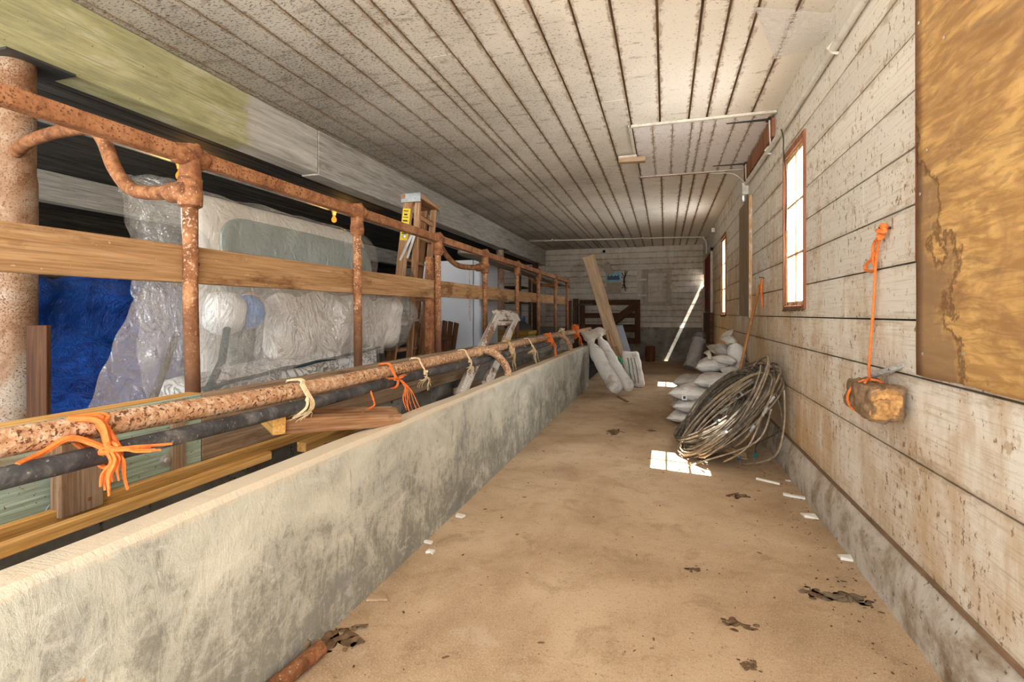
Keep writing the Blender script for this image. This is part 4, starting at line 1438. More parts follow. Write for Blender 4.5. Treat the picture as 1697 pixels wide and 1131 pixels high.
# adirondack chair back
t = thing('slatted_chair', 'dark brown slatted garden chair with fanned back by the refrigerator', 'chair', (-2.45, 5.4, .3))
for k in range(7):
    u = (k - 3) / 3
    top = V((-2.47 + u * .135, 5.30 + u * .19, 1.17 - .03 * u * u))
    bot = V((-2.40 + u * .085, 5.12 + u * .11, .55))
    stick('back_slat', bot, top, .062, .016, M['gate'], t, side=(.55, .8, 0))
stick('back_rail', (-2.50, 5.06, .98), (-2.33, 5.34, .98), .05, .02, M['gate'], t)
for k in range(5):
    stick('seat_slat', (-2.55 + k * .09, 4.98 - .04 * k, .60 + k * .01), (-2.30 + k * .09, 5.36 - .04 * k, .60 + k * .01), .07, .018, M['gate'], t, side=(1, -.5, 0))
for q in ((-2.48, 5.02), (-2.28, 5.34), (-2.14, 4.9), (-2.0, 5.2)):
    stick('leg', (q[0], q[1], .30), (q[0], q[1], .60), .06, .03, M['gate'], t, side=(1, 0, 0))

# things at the far end of the stalls
t = thing('plastic_crate', 'mustard yellow crate low behind the far railing posts', 'crate', (-2.4, 8.3, .3))
bm = B(); box(bm, -2.75, -2.15, 8.0, 8.6, .30, .93)
obj('crate_body', bm, M['yellowbin'], t, bevel=.02)
bm = B(); box(bm, -2.78, -2.12, 7.97, 8.63, .90, .96)
obj('crate_rim', bm, M['yellowbin'], t, bevel=.01)
t = thing('wood_stove', 'black round-topped stove beside the yellow crate', 'stove', (-2.6, 9.3, .3))
bm = B(); lathe(bm, [(.22, 0), (.24, .05), (.24, .55), (.20, .72), (.10, .80), (.05, .82)], (-2.65, 9.3, .30), (0, 0, 1), 24)
obj('stove_body', bm, M['iron'], t)
rod('stove_pipe', [(-2.65, 9.3, 1.1), (-2.65, 9.3, 1.38)], .035, M['iron'], t, 12)
bm = B(); box(bm, -3.95, -3.55, 9.5, 10.0, .3, 2.2)
tag(obj('tall_cabinet', bm, M['darkwall'], bevel=.01), 'tall dark cabinet behind the far steel column', 'cabinet')
t = thing('shelf_rack', 'dark shelf rack with pale boxes near the far end wall', 'rack', (-3.6, 12.4, .3))
for y in (11.9, 12.9):
    stick('upright', (-3.4, y, .3), (-3.4, y, 2.5), .10, .06, M['greypost'], t, side=(0, 1, 0))
for z in (.9, 1.5, 1.9):
    bm = B(); box(bm, -3.9, -3.38, 11.9, 12.9, z, z + .03)
    obj('shelf', bm, M['greypost'], t)
for y, z, m_, lab in ((12.0, 1.53, 'cardboard', 'small brown box on the dark shelf rack'), (12.45, 1.53, 'paper', 'small white box on the dark shelf rack'), (12.2, .93, 'bluetape', 'blue box on the low shelf of the dark rack')):
    bm = B(); box(bm, -3.7, -3.42, y, y + .32, z, z + .24)
    tag(obj('storage_box', bm, M[m_], bevel=.006), lab, 'box')
t = thing('timber_post', 'dark square timber post against the far end of the beam', 'post', (-3.35, 13.3, .3))
stick('post', (-3.35, 13.3, .3), (-3.35, 13.3, 2.60), .14, .14, M['gate'], t, side=(1, 0, 0))

# ------------------------------------------------------------------ far end: gate, plank, cabinet door, pictures
YG = 13.86
t = thing('wooden_gate', 'dark red brown board gate leaning on the far end wall', 'gate', (-1.5, YG, .44))
gx0, gx1, gz0, gz1 = -2.24, -.63, .44, 1.62
for x in (gx0 + .07, gx1 - .07):
    stick('stile', (x, YG, gz0), (x, YG, gz1), .14, .035, M['gate'], t, side=(1, 0, 0))
for z, wd in ((gz1 - .07, .14), (1.20, .13), (.86, .2), (gz0 + .08, .15)):
    stick('rail', (gx0 + .1, YG + .035, z), (gx1 - .02, YG + .035, z), wd, .03, M['gate'], t)
for z in (1.50, .86):
    stick('strap_hinge', (gx0 - .06, YG - .022, z), (gx0 + .35, YG - .022, z), .05, .008, M['iron'], t)
stick('brace', (-1.62, YG - .03, .78), (-.72, YG - .03, 1.50), .20, .025, M['gate'], t, side=(-.5, 0, 1))
t = thing('gate_post', 'dark timber post at the left of the wooden gate', 'post', (-2.38, 13.9, 0))
stick('post', (-2.36, 13.9, 0), (-2.36, 13.9, 1.66), .13, .13, M['greypost'], t, side=(1, 0, 0))

t = thing('leaning_plank', 'long light brown plank leaning over the end of the low wall', 'plank', (-.9, 8.9, 0))
q0, q1 = P(1040, 640, Y=9.0), P(975, 425, Y=9.35)
q0 = q0 + (q1 - q0) * ((.01 - q0.z) / (q1.z - q0.z))
qm = q0 + (q1 - q0) * .55
stick('plank', q0, q1, .215, .045, M['lean'], t, side=(1, .1, 0))

YC = YB - .002
t = thing('wall_cabinet_door', 'pale framed board door with small hinges on the far end wall', 'cabinet door', (-.2, YC, 1.46))
cx0, cx1, cz0, cz1 = -.576, .168, 1.46, 2.43
bm = B()
for i in range(6):
    box(bm, cx0 + .13, cx1 - .13, YC - .015, YC - .003, cz0 + .09 + i * .135, cz0 + .09 + i * .135 + .131, random.random(), (.09 + i * .135, .225 + i * .135))
obj('panel', bm, M['wallback'], t)
bm = B()
for q in ((cx0, cx0 + .135, cz0, cz1), (cx1 - .135, cx1, cz0, cz1), (cx0 + .135, cx1 - .135, cz1 - .10, cz1), (cx0 + .135, cx1 - .135, cz0, cz0 + .10)):
    box(bm, q[0], q[1], YC - .045, YC - .003, q[2], q[3])
obj('door_frame', bm, M['wallframe'], t, bevel=.003)
bm = B(); box(bm, cx0 - .15, cx0 - .018, YC - .04, YC - .003, cz0 + .12, cz1)
obj('side_batten', bm, M['wallplain'], t, bevel=.003)
for z in (cz0 + .28, cz1 - .27):
    bm = B(); box(bm, cx0 - .11, cx0 + .10, YC - .055, YC - .044, z - .022, z + .022)
    obj('hinge', bm, M['conduit'], t)
bm = B(); box(bm, cx1 - .03, cx1 + .12, YC - .056, YC - .006, 1.90, 2.02)
obj('latch', bm, M['wallplain'], t)

# calendar, paper bag, antler hook
t = thing('wall_calendar', 'faded calendar with a blue picture on the far end wall', 'calendar', (-1.35, YC, 1.79))
bm = B(); box(bm, -1.545, -1.145, YC - .012, YC - .004, 1.79, 2.10)
obj('date_sheet', bm, M['cardboard'], t)
bm = B(); box(bm, -1.545, -1.145, YC - .014, YC - .004, 2.105, 2.385)
o = obj('picture', bm, M['picture'], t, label='blue mountain picture')
bm = B()
pts = [(-1.51, 2.17), (-1.51, 2.30), (-1.44, 2.27), (-1.40, 2.31), (-1.35, 2.26), (-1.30, 2.30), (-1.26, 2.27), (-1.20, 2.31), (-1.18, 2.17)]
vs = [bm.verts.new((x, YC - .0155, z)) for x, z in pts]
bm.faces.new(vs)
obj('picture_print', bm, M['picdark'], o, recalc=False)
t = thing('paper_bag', 'tilted brown paper bag hung above the calendar', 'paper bag', (-1.55, YC, 2.30))
stick('bag', (-1.42, YC - .022, 2.33), (-1.585, YC - .022, 2.64), .21, .018, M['cardboard'], t, side=(1, 0, .55))
rod('string', spl([(-1.47, YC - .03, 2.62), (-1.60, YC - .02, 2.60), (-1.66, YC - .015, 2.56), (-1.65, YC - .01, 2.48)], 5), .006, M['iron'], t, 6)
bm = B()
tube(bm, spl([(-1.02, YC - .03, 2.30), (-1.06, YC - .03, 2.20), (-1.06, YC - .03, 2.05), (-1.04, YC - .03, 1.97)], 6), .018, 8)
for a, b in (((-1.02, 2.30), (-.97, 2.40)), ((-1.03, 2.28), (-1.03, 2.41)), ((-1.05, 2.25), (-1.12, 2.36)), ((-1.05, 2.22), (-1.13, 2.24)), ((-1.04, 1.97), (-.98, 1.92)), ((-1.05, 2.0), (-1.12, 1.93)), ((-1.04, 1.97), (-1.02, 1.86)), ((-1.06, 2.03), (-1.12, 2.02))):
    tube(bm, spl([(a[0], YC - .03, a[1]), ((a[0] + b[0]) / 2 - .01, YC - .05, (a[1] + b[1]) / 2), (b[0], YC - .04, b[1])], 5), .010, 6)
box(bm, -1.08, -1.04, YC - .03, YC - .001, 2.10, 2.14)
tag(obj('branch_hook', bm, M['black']), 'black branching hook on the far wall right of the calendar', 'hook')

# grey sheet metal panel and drum
t = thing('metal_panel', 'blue grey sheet metal panel leaning behind the tall sacks', 'panel', (-.8, 9.8, 0))
a, b_, c_, d_ = P(1007, 540, Y=9.75), P(1032, 540, Y=9.75), P(1052, 606, Y=9.45), P(1012, 606, Y=9.45)
a, b_ = a, b_
fz = lambda p, q: q + (p - q) * ((.004 - q.z) / (p.z - q.z))
c_, d_ = fz(c_, b_), fz(d_, a)
nv = V((.0, .012, .004))
bm = B(); hexa(bm, [a, b_, c_, d_, a + nv, b_ + nv, c_ + nv, d_ + nv])
obj('panel', bm, M['panel'], t)
bm = B(); tube(bm, [a + V((0, 0, .004)), b_ + V((0, 0, .004))], .010, 8)
obj('rolled_edge', bm, M['panel'], t)
bm = B(); lathe(bm, [(.115, 0), (.12, .02), (.122, .20), (.124, .21), (.121, .22), (.117, .375), (.122, .385), (.118, .395), (.105, .39), (.10, .05)], (-.37, 13.72, 0), (0, 0, 1), 24)
tag(obj('rusty_tub', bm, M['drum']), 'small rusty brown tub on the floor by the far end wall', 'tub')
# small board behind
tag(stick('short_board', P(1018, 575, Y=8.75) * 1.0, fz(P(1018, 575, Y=8.75), P(1032, 622, Y=8.65)), .11, .02, M['oldwood'], None, side=(1, 0, 0)), 'short brown board between the tall sacks and the sheet metal', 'board')
q1 = P(1008, 548, Y=8.95); q0 = fz(q1, P(1034, 640, Y=8.5))
tag(rod('wooden_pole', [q0, q1], .016, M['handle']), 'orange brown wooden pole leaning beside the long plank', 'pole')
# plastic roll
t = thing('plastic_roll', 'tall cloudy plastic-wrapped roll leaning by the far right corner', 'roll', (.55, 12.0, 0))
rp0, rp1 = V((.545, 11.85, .045)), V((.745, 12.15, .66))
d_ = (rp1 - rp0).normalized()
bm = B(); tube(bm, [rp0 + (rp1 - rp0) * k / 12 + frac(V((k * 3, 1, 2)), .7) * .008 for k in range(13)], lambda q: .155 + .006 * math.sin(q * 20), 24)
obj('roll_body', bm, M['rollfilm'], t, sharp=60)
bm = B(); tube(bm, [rp1, rp1 + d_ * .04 + V((.01, 0, .01)), rp1 + d_ * .09], lambda q: .15 + .03 * q, 18, cap=False)
for v in bm.verts: v.co += frac(v.co, 12) * .03
obj('wrap_end', bm, M['film2'], t, sharp=180, label='crumpled open plastic end')
bm = B(); box(bm, .80, .90, 11.3, 11.5, 0, .62)
tag(obj('dark_board', bm, M['greypost'], bevel=.004), 'dark board standing between the plastic roll and the right wall', 'board')


# ------------------------------------------------------------------ sacks
def sack(name, c, size, yaw, label, mat='sack', tilt=0, roll=0, seed=1, tagp=None, group='filled white sacks in the pile', seam=True):
    """a full woven sack: pillow with pinched corners; its own X is the length"""
    L, W_, Hh = size
    t = thing(name, label, 'sack', c, group)
    R = Matrix.Translation(c) @ Matrix.Rotation(yaw, 4, 'Z') @ Matrix.Rotation(tilt, 4, 'Y') @ Matrix.Rotation(roll, 4, 'X')

    def surf(u, v, s_):
        a, b = u * 2 - 1, v * 2 - 1
        e = max(0, 1 - abs(a) ** 3.4) ** .6 * max(0, 1 - abs(b) ** 2.8) ** .6
        x = a * L / 2 * (1.03 - .09 * (1 - b * b) * abs(a) ** 3)
        y = b * W_ / 2 * (1.03 - .08 * (1 - a * a) * abs(b) ** 3)
        z = s_ * Hh / 2 * e
        p = V((x, y, z))
        q = V((x * 1.0, y, z + seed * 13.7))
        wr = mn.noise(q * 7) * .026 + mn.noise(V((x * 5, y * 22, seed * 3.1))) * .012 * (abs(a) ** 2) + mn.noise(q * 20) * .005
        p.z += wr * (e ** .5) * (1 if s_ > 0 else .4)
        if s_ < 0: p.z = max(p.z, -Hh * .42)
        return p
    bm = B()
    grid(bm, 30, 22, lambda u, v: surf(u, v, 1))
    grid(bm, 30, 22, lambda u, v: surf(u, v, -1))
    bmesh.ops.remove_doubles(bm, verts=bm.verts, dist=.0008)
    o = obj('sack_body', bm, M[mat], t, Mx=R, sharp=70)
    if seam:
        for sx in (-1, 1):
            bm = B()
            grid(bm, 2, 18, lambda u, v: V((sx * (L / 2 - .004 + u * .022), (v * 2 - 1) * W_ / 2 * .92, .004 + mn.noise(V((v * 9, seed, sx))) * .010)))
            q = obj('sewn_seam', bm, M[mat], t, Mx=R.copy(), sharp=80)
            q.modifiers.new('thick', 'SOLIDIFY').thickness = .006
    if tagp:
        # sewn-in paper tag on the end seam
        sx, off = tagp
        bm = B(); box(bm, sx * (L / 2 + .006) - .002, sx * (L / 2 + .006) + .002, off - .028, off + .028, -.055, .012)
        q = obj('paper_tag', bm, M['label'], t, Mx=R.copy(), label='white paper tag')
        bm = B(); box(bm, sx * (L / 2 + .0085) - .0008, sx * (L / 2 + .0085) + .0008, off - .013, off + .013, -.042, -.012)
        box(bm, sx * (L / 2 + .0092) - .0008, sx * (L / 2 + .0092) + .0008, off - .006, off + .006, -.034, -.02)
        obj('tag_print', bm, M['ink'], q, Mx=R.copy())
    return t, R


SL = (.60, .40, .15)
YW = math.radians(78)
S = [
    ((.285, 6.24, .072), (.66, .40, .150), 76, 'bottom white sack at the aisle corner of the pile', 'sack', 0, 0, None),
    ((.33, 6.22, .205), (.64, .40, .150), 80, 'white sack second from the floor at the aisle corner of the pile', 'sack', 0, 0, None),
    ((.32, 6.24, .345), (.64, .42, .165), 75, 'white tagged sack third from the floor at the aisle corner of the pile', 'sack', 0, 0, (-1, .03)),
    ((.56, 6.34, .470), (.66, .42, .160), 82, 'white tagged sack lying across the middle front of the pile', 'sack', 0, 0, (-1, .02)),
    ((.70, 6.20, .335), (.62, .40, .15), 100, 'white sack sloping down toward the wire coil, below the middle front one', 'sack', -.05, .12, (-1, -.04)),
    ((.70, 6.20, .19), (.62, .40, .15), 96, 'white sack low in the pile half behind the wire coil', 'sack', 0, 0, None),
    ((.70, 6.20, .072), (.62, .40, .14), 92, 'lowest sack against the kerb behind the wire coil', 'sackgrey', 0, 0, None),
    ((.80, 6.28, .545), (.58, .26, .13), 104, 'white sack against the right wall behind the broom handle', 'sack', 0, .45, None),
    ((.30, 7.05, .08), (.66, .42, .15), 85, 'greyed sack on the floor at the back corner of the pile', 'sackgrey', 0, 0, None),
    ((.32, 7.05, .225), (.64, .42, .15), 88, 'greyed sack second from the floor at the back of the pile', 'sackgrey', 0, 0, None),
    ((.34, 7.00, .375), (.62, .40, .16), 80, 'greyed sack topmost at the back aisle corner of the pile', 'sackgrey', 0, 0, None),
    ((.58, 6.92, .60), (.62, .38, .17), 84, 'plump white sack below the little tied knot at the back of the pile', 'sack', 0, -.12, None),
    ((.72, 6.85, .44), (.62, .34, .15), 92, 'sack hidden deep in the middle of the pile', 'sackgrey', 0, 0, None),
    ((.735, 7.15, .76), (.56, .34, .15), 95, 'greyed sack highest at the back of the pile by the wall', 'sackgrey', 0, .25, None),
    ((.74, 6.66, .68), (.44, .26, .12), 70, 'small folded white sack in front of the highest greyed sack', 'sack', .1, .15, None),
]
for i, (c, sz, yw, lab, mt, ti, ro, tg) in enumerate(S):
    sack('feed_sack', c, sz, math.radians(yw), lab, mt, ti, ro, i + 1, tg)

# standing sack with gathered neck on top of the pile
t = thing('feed_sack', 'white sack standing on the pile with its neck gathered and flaring', 'sack', (.82, 6.62, .60))
ns = V((.80, 6.62, .60))


def bag_ring(bm, path, rad, seg=28, wr=.0, seed=0):
    rings = tube(bm, path, rad, seg)
    for v in bm.verts:
        v.co += frac(v.co + V((seed, 0, 0)), 9) * wr + frac(v.co + V((seed, 5, 0)), 24) * wr * .4


bm = B()
bag_ring(bm, spl([(.835, 6.62, .60), (.83, 6.62, .66), (.825, 6.62, .76), (.80, 6.62, .84), (.775, 6.62, .89)], 6), lambda q: (.07 + .03 * math.sin(q * PI) if q < .7 else .085 * (1 - (q - .7) / .3 * .62) + .006), 26, .012, 2)
obj('sack_body', bm, M['sack'], t, sharp=80)
bm = B()
bag_ring(bm, spl([(.775, 6.62, .885), (.765, 6.62, .91), (.74, 6.61, .955), (.71, 6.60, 1.0)], 6), lambda q: .034 + .055 * q + .01 * math.sin(q * 7), 26, .022, 5)
obj('sack_neck', bm, M['sacktop'], t, sharp=120)
bm = B(); tube(bm, [(.772 + math.cos(k * PI / 6) * .036, 6.62 + math.sin(k * PI / 6) * .036, .886) for k in range(12)], .006, 6, closed=True)
obj('green_tie', bm, M['greenrag'], t, label='green tie string')
t = thing('sack_knot', 'small tied white sack top sticking up at the back of the pile', 'sack', (.52, 6.9, .70))
bm = B()
bag_ring(bm, spl([(.535, 6.78, .68), (.53, 6.78, .72), (.515, 6.78, .75), (.50, 6.78, .775)], 6), lambda q: .03 - .01 * math.sin(q * PI) + .02 * q, 16, .014, 8)
obj('tied_top', bm, M['sacktop'], t, sharp=120)


# tall slim sacks leaning on the low wall end
def tall_sack(label, p0, p1, r, top, seed, name='tall_sack', flat=.8, neckdir=None, green=False):
    t = thing(name, label, 'sack', (p0[0], p0[1], 0))
    p0, p1 = V(p0), V(p1)
    d = (p1 - p0).normalized()
    sag = V((-.0, -.0, -.03))
    path = spl([p0 + d * .02, p0 + (p1 - p0) * .25 + sag * .6, p0 + (p1 - p0) * .5 + sag, p0 + (p1 - p0) * .75 + sag * .6, p1], 8)
    bm = B()
    tube(bm, path, lambda q: r * (min(1, (q + .02) / .12) ** .45) * (1 if q < .82 else 1 - (q - .82) / .18 * (.62 if top else .12)), 26)
    for v in bm.verts:
        q = v.co - p0
        v.co += frac(v.co + V((seed, 0, 0)), 8) * .016 + V((1, 0, 0)) * mn.noise(V((q.dot(d) * 38, seed, q.x * 5))) * .011
        v.co.z = max(v.co.z, .004)
    obj('sack_body', bm, M['sack'], t, sharp=80)
    if top:
        bm = B()
        nd = V(neckdir or (0, 0, 1))
        bag_ring(bm, spl([p1 - d * .03, p1 + d * .03, p1 + d * .09 + nd * .04, p1 + d * .12 + nd * .12], 6), lambda q: r * (.42 - .12 * math.sin(q * PI) + 1.15 * q * q), 26, .024, seed)
        obj('sack_neck', bm, M['sacktop'], t, sharp=120)
        bm = B(); tube(bm, [p1 + d * .035 + V((math.cos(k * PI / 6), math.sin(k * PI / 6), .2)) * r * .42 for k in range(12)], .007, 6, closed=True)
        obj('neck_tie', bm, M['orange'], t)
    return t


b0, b1 = P(1030, 660, Z=0) + V((-.03, -.10, .105)), P(985, 575, Y=8.42)
tall_sack('front tall white sack leaning on the low wall end, its long neck flaring', b0, P(981, 572, Y=8.35), .106, True, 3, neckdir=(.12, .1, .9))
b0 = P(1048, 657, Z=0) + V((-.02, -.02, .095))
tall_sack('second tall white sack leaning just behind the front one', b0, P(994, 562, Y=8.75), .096, True, 6, neckdir=(.05, .1, .3))
t = thing('printed_sack', 'short upright printed white sack behind the two tall ones', 'sack', (-.5, 8.75, 0))
bm = B(); rbox(bm, (-.53, 8.85, .30), (.16, .07, .30), .06, lambda p: frac(p, 7) * .02 + V((-.17 * (p.z - .3), 0.1 * p.z, 0)), 18)
obj('sack_body', bm, M['sack'], t, sharp=80)
for k in range(3):
    bm = B()
    x = -.59 + k * .06
    grid(bm, 2, 16, lambda u, v: V((x + u * .018 - .17 * ((.08 + v * .42) - .3) + frac(V((x, 8.78, .08 + v * .42)), 7).x * .02, 8.757 + .1 * (.08 + v * .42), .08 + v * .42)))
    obj('printed_stripe', bm, M['greyboard'] if k else M['greenprint'], t, recalc=False)
tag(obj('green_strap', (lambda b: (tube(b, spl([P(1024, 592, Y=8.6), P(1030, 600, Y=8.55), P(1026, 606, Y=8.55), P(1031, 612, Y=8.6), P(1029, 622, Y=8.6)], 6), .022, 8), b)[1])(B()), M['greenrag']), 'bunched green strap between the tall sacks and the printed sack', 'strap')
tag(stick('wood_chip', P(1023, 657, Z=.012), P(1040, 666, Z=.012), .035, .012, M['oldwood'], None, side=(1, 0, 0)), 'brown wood strip on the floor in front of the tall sacks', 'wood strip')

# ------------------------------------------------------------------ wire coils
def coil(label, c, e1, e2, ra, rb, n, mat, seed, ends=(), tr=.0068, jit=.05):
    """one long cable wound n times; e1, e2 span the coil's plane"""
    t = thing('cable_coil', label, 'cable', (c[0], c[1], 0))
    rr = random.Random(seed)
    c, e1, e2 = V(c), V(e1).normalized(), V(e2)
    e2 = (e2 - e1 * e2.dot(e1)).normalized()
    e3 = e1.cross(e2)
    pts = []
    K = 28
    a0, b0_, o0, h0 = 1, 1, V((0, 0, 0)), 0
    for k in range(n):
        a1, b1_ = 1 + rr.uniform(-1, 1) * jit * 2, 1 + rr.uniform(-1, 1) * jit * 3
        o1 = e1 * rr.uniform(-1, 1) * jit + e2 * rr.uniform(-1, 1) * jit
        h1 = rr.uniform(-1, 1) * jit * 1.3
        for j in range(K):
            f = j / K
            an = 2 * PI * f
            s_ = f * f * (3 - 2 * f)
            A_, B_, O_, H_ = a0 + (a1 - a0) * s_, b0_ + (b1_ - b0_) * s_, o0.lerp(o1, s_), h0 + (h1 - h0) * s_
            p = c + O_ + e1 * math.cos(an) * ra * A_ + e2 * math.sin(an) * rb * B_ + e3 * H_
            p.z = max(p.z, .012 + rr.uniform(0, .02))
            p.x = min(p.x, .925 if p.z > .27 else .885)
            pts.append(p)
        a0, b0_, o0, h0 = a1, b1_, o1, h1
    bm = B(); tube(bm, pts, tr, 6)
    obj('cable', bm, mat, t)
    for i, (pts_, mm, cm) in enumerate(ends):
        bm = B(); tube(bm, spl(pts_, 8), tr, 6)
        cb = obj('cable_tail', bm, mat if mm is None else M[mm], t)
        if cm:
            a, b = V(pts_[-2]), V(pts_[-1])
            d = (b - a).normalized()
            bm = B(); tube(bm, [b, b + d * .05], .013, 8)
            tube(bm, [b + d * .05 + (d * math.cos(q) + d.orthogonal().normalized() * math.sin(q)) * .018 for q in [k * PI / 5 for k in range(10)]], .005, 6, closed=True)
            obj('end_hook', bm, M[cm], t)
    return t


E1, E2 = V((.66, -.10, .72)), V((-.05, 1, .05))
FL = lambda u, v, z=.012: P(u, v, Z=z)
coil('thick grey wire coil forming the outside of the heap against the kerb', (.515, 4.86, .40), E1, E2, .50, .50, 24, M['wire'], 1, (
    ([(.62, 4.5, .45), (.70, 4.48, .25), FL(1240, 735, .07), FL(1234, 752, .02)], None, 'tealtag'),
    ([(.85, 4.5, .62), (.88, 4.45, .35), FL(1256, 735, .10), FL(1252, 752, .03)], None, 'tealtag')))
coil('grey wire coil with a narrow eye in the middle of the heap', (.50, 4.92, .37), E1, V((-.2, 1, .2)), .42, .40, 20, M['wire'], 2, (), .0068, .05)
coil('inner dark wire coil lying low in the heap', (.44, 4.98, .27), V((.78, -.05, .50)), E2, .36, .36, 16, M['wire'], 3, (
    ([(.2, 4.9, .12), (.15, 4.8, .1), FL(1142, 712, .06), FL(1160, 711, .05)], 'zinc', None),), .0068, .06)
coil('pale tan wire coil whose loops cross the front of the heap', (.53, 4.66, .40), V((.70, -.12, .70)), V((-.05, .9, .35)), .53, .26, 7, M['wirelight'], 4, (
    ([(.75, 4.4, .55), (.6, 4.4, .35), (.35, 4.42, .14), FL(1150, 748, .05), FL(1137, 752, .02)], None, None),
    ([(.7, 4.42, .5), (.55, 4.4, .30), (.33, 4.38, .10), FL(1152, 757, .03), FL(1140, 762, .012)], None, None),
    ([(.72, 4.45, .5), (.5, 4.44, .28), (.3, 4.42, .10), FL(1146, 742, .06), FL(1136, 745, .03)], None, None),
    ([(.80, 4.4, .50), (.68, 4.33, .25), FL(1165, 765, .03), FL(1125, 778, .012)], None, None),
    ([(.74, 4.38, .48), (.62, 4.3, .22), FL(1200, 766, .05), FL(1215, 757, .02)], None, None)), .008, .05)
coil('thin loose wire loop standing highest against the right wall', (.66, 4.72, .46), V((.45, -.1, .85)), V((0, 1, 0)), .40, .40, 5, M['wirelight'], 5, (
    ([(.88, 4.35, .66), (.87, 4.3, .4), (.80, 4.28, .16), FL(1232, 770, .02), FL(1227, 762, .012)], None, 'bluetag'),), .008, .06)
t_ = bpy.data.objects['cable_coil.002']
cp_, cn_ = V((.52, 4.86, .40)), E1.normalized().cross(V((0, 1, .03))).normalized()
for a, b in (((1221, 640), (1230, 655)), ((1213, 663), (1221, 660)), ((1194, 686), (1206, 677)), ((1180, 703), (1192, 697)), ((1276, 668), (1283, 658)), ((1264, 690), (1272, 676)), ((1190, 722), (1204, 716)), ((1243, 715), (1250, 706)), ((1238, 640), (1248, 632))):
    o_ = V((0, 0, 1.25))
    e_ = []
    for uv_ in (a, b):
        d_ = P(*uv_, Y=4.0) - o_
        q_ = o_ + d_ * ((cp_ - o_).dot(cn_) / d_.dot(cn_))
        e_.append(q_ - d_.normalized() * .085)
    pa, pb = e_
    pa.z = max(pa.z, .03); pb.z = max(pb.z, .04)
    bm = B(); tube(bm, [pa, pa.lerp(pb, .35), pa.lerp(pb, .4), pb], lambda q: .006 if q < .5 else .0095, 8)
    obj('cable_fitting', bm, M['galv'], t_, label='grey metal cable fitting')
for p, c_, lab in (((1237, 681), 'bluetag', 'upper blue clip on the wire heap'), ((1230, 697), 'bluetag', 'lower blue clip on the wire heap'), ((1277, 628), 'tealtag', 'dark teal clip high on the wire heap by the wall')):
    q = P(*p, X=.66 if c_ == 'bluetag' else .90)
    q = q - (q - V((0, 0, 1.25))) * .02
    bm = B(); tube(bm, [q - V((.02, 0, .03)), q + V((.02, 0, .03))], .014, 10)
    tag(obj('cable_clip', bm, M[c_]), lab, 'clip')
bm = B()
q = FL(1200, 752, .03)
grid(bm, 14, 10, lambda u, v: q + V((-.16 + .34 * u, -.08 + .18 * v, .03 * math.sin(u * 5) + .02 * math.sin(v * 6 + u * 3) + .02)) + frac(V((u * 2, v * 2, 3)), 2) * .02)
o = obj('leather_strap', bm, M['burlap'], sharp=80)
o.modifiers.new('thick', 'SOLIDIFY').thickness = .008
tag(o, 'tan crumpled leather strap under the wire heap', 'strap')

# broom handle leaning on the wall
tag(rod('broom_handle', [P(1222, 633, X=.66), P(1259, 472, X=.935)], .014, M['handle'], None, 12), 'orange brown broom handle leaning between the sacks and the wire heap', 'handle')
# orange rope on the wall behind
t = thing('hanging_rope', 'short orange rope hanging from a nail above the broom handle', 'rope', (RX, 5.56, 1.31))
bm = B()
for k in range(3):
    tube(bm, spl([(RX - .02, 5.56 + k * .012, 1.60), (RX - .03, 5.55 + k * .014, 1.5), (RX - .022, 5.57 + k * .01, 1.4), (RX - .02, 5.55 + k * .016, 1.31 + k * .02)], 6), .008, 6)
obj('strands', bm, M['orange'], t)
bm = B(); tube(bm, [(RX + .01, 5.56, 1.605), (RX - .05, 5.56, 1.612)], .004, 6)
obj('nail', bm, M['iron'], t)

# wood block hanging on the orange rope
t = thing('hanging_rope', 'long orange rope with a loop, nailed to the right wall and holding the wood block', 'rope', (RX, 2.85, .80))
kn = P(1463, 379, X=RX - .03)
bm = B(); tube(bm, [(RX + .01, kn.y, kn.z), (RX - .045, kn.y, kn.z + .006)], .006, 8)
obj('nail', bm, M['iron'], t)
bm = B()
knot(bm, kn, .024, .010, 3); knot(bm, kn + V((0, .025, -.035)), .016, .008, 4)
q = lambda u, v: P(u, v, X=RX - .018)
tube(bm, spl([q(1458, 392), q(1448, 405), q(1445, 428), q(1436, 438), q(1434, 447), q(1443, 450), q(1450, 446), q(1447, 432), q(1449, 418)], 8), .0065, 8)
obj('knot_and_loop', bm, M['orange'], t)
bc = P(1447, 661, X=.862)
bm = B()
pth = spl([kn + V((0, .03, -.03)), P(1452, 430, X=RX - .02), P(1448, 500, X=RX - .022), P(1443, 570, X=RX - .03), P(1440, 612, X=.89), bc + V((0, .03, .075))], 10)
tube(bm, pth, lambda q: .0058 + .001 * math.sin(q * 120), 8)
obj('cord', bm, M['orange'], t)
ring = []
for k in range(20):
    a = 2 * PI * k / 20
    ring.append(V((bc.x + math.cos(a) * .078, bc.y + .06 - .04 * math.sin(a), bc.z + math.sin(a) * .080)))
bm = B(); tube(bm, ring, .0055, 8, closed=True)
tube(bm, spl([bc + V((0, .03, .078)), bc + V((-.02, 0, .085)), bc + V((-.05, -.06, .075))], 5), .005, 6)
obj('sling', bm, M['orange'], t)
t = thing('wood_block', 'rough brown wood block with fibrous end hung on orange rope at the right wall', 'wood block', (bc.x, bc.y, .75))
bm = B(); rbox(bm, bc, (.066, .165, .066), .028, lambda p: frac(p, 9) * .020 + frac(p, 30) * .010 + V((0, 0, mn.noise(V((p.x * 40, p.y * 3, p.z * 40))) * .010)), 30)
obj('bark', bm, M['stub'], t, sharp=180)
bm = B(); rbox(bm, bc + V((-.012, -.156, .004)), (.050, .028, .054), .024, lambda p: frac(p, 22) * .022 + frac(p, 55) * .008, 20)
obj('split_end', bm, M['fibre'], t, sharp=180, label='orange brown fibrous split end')
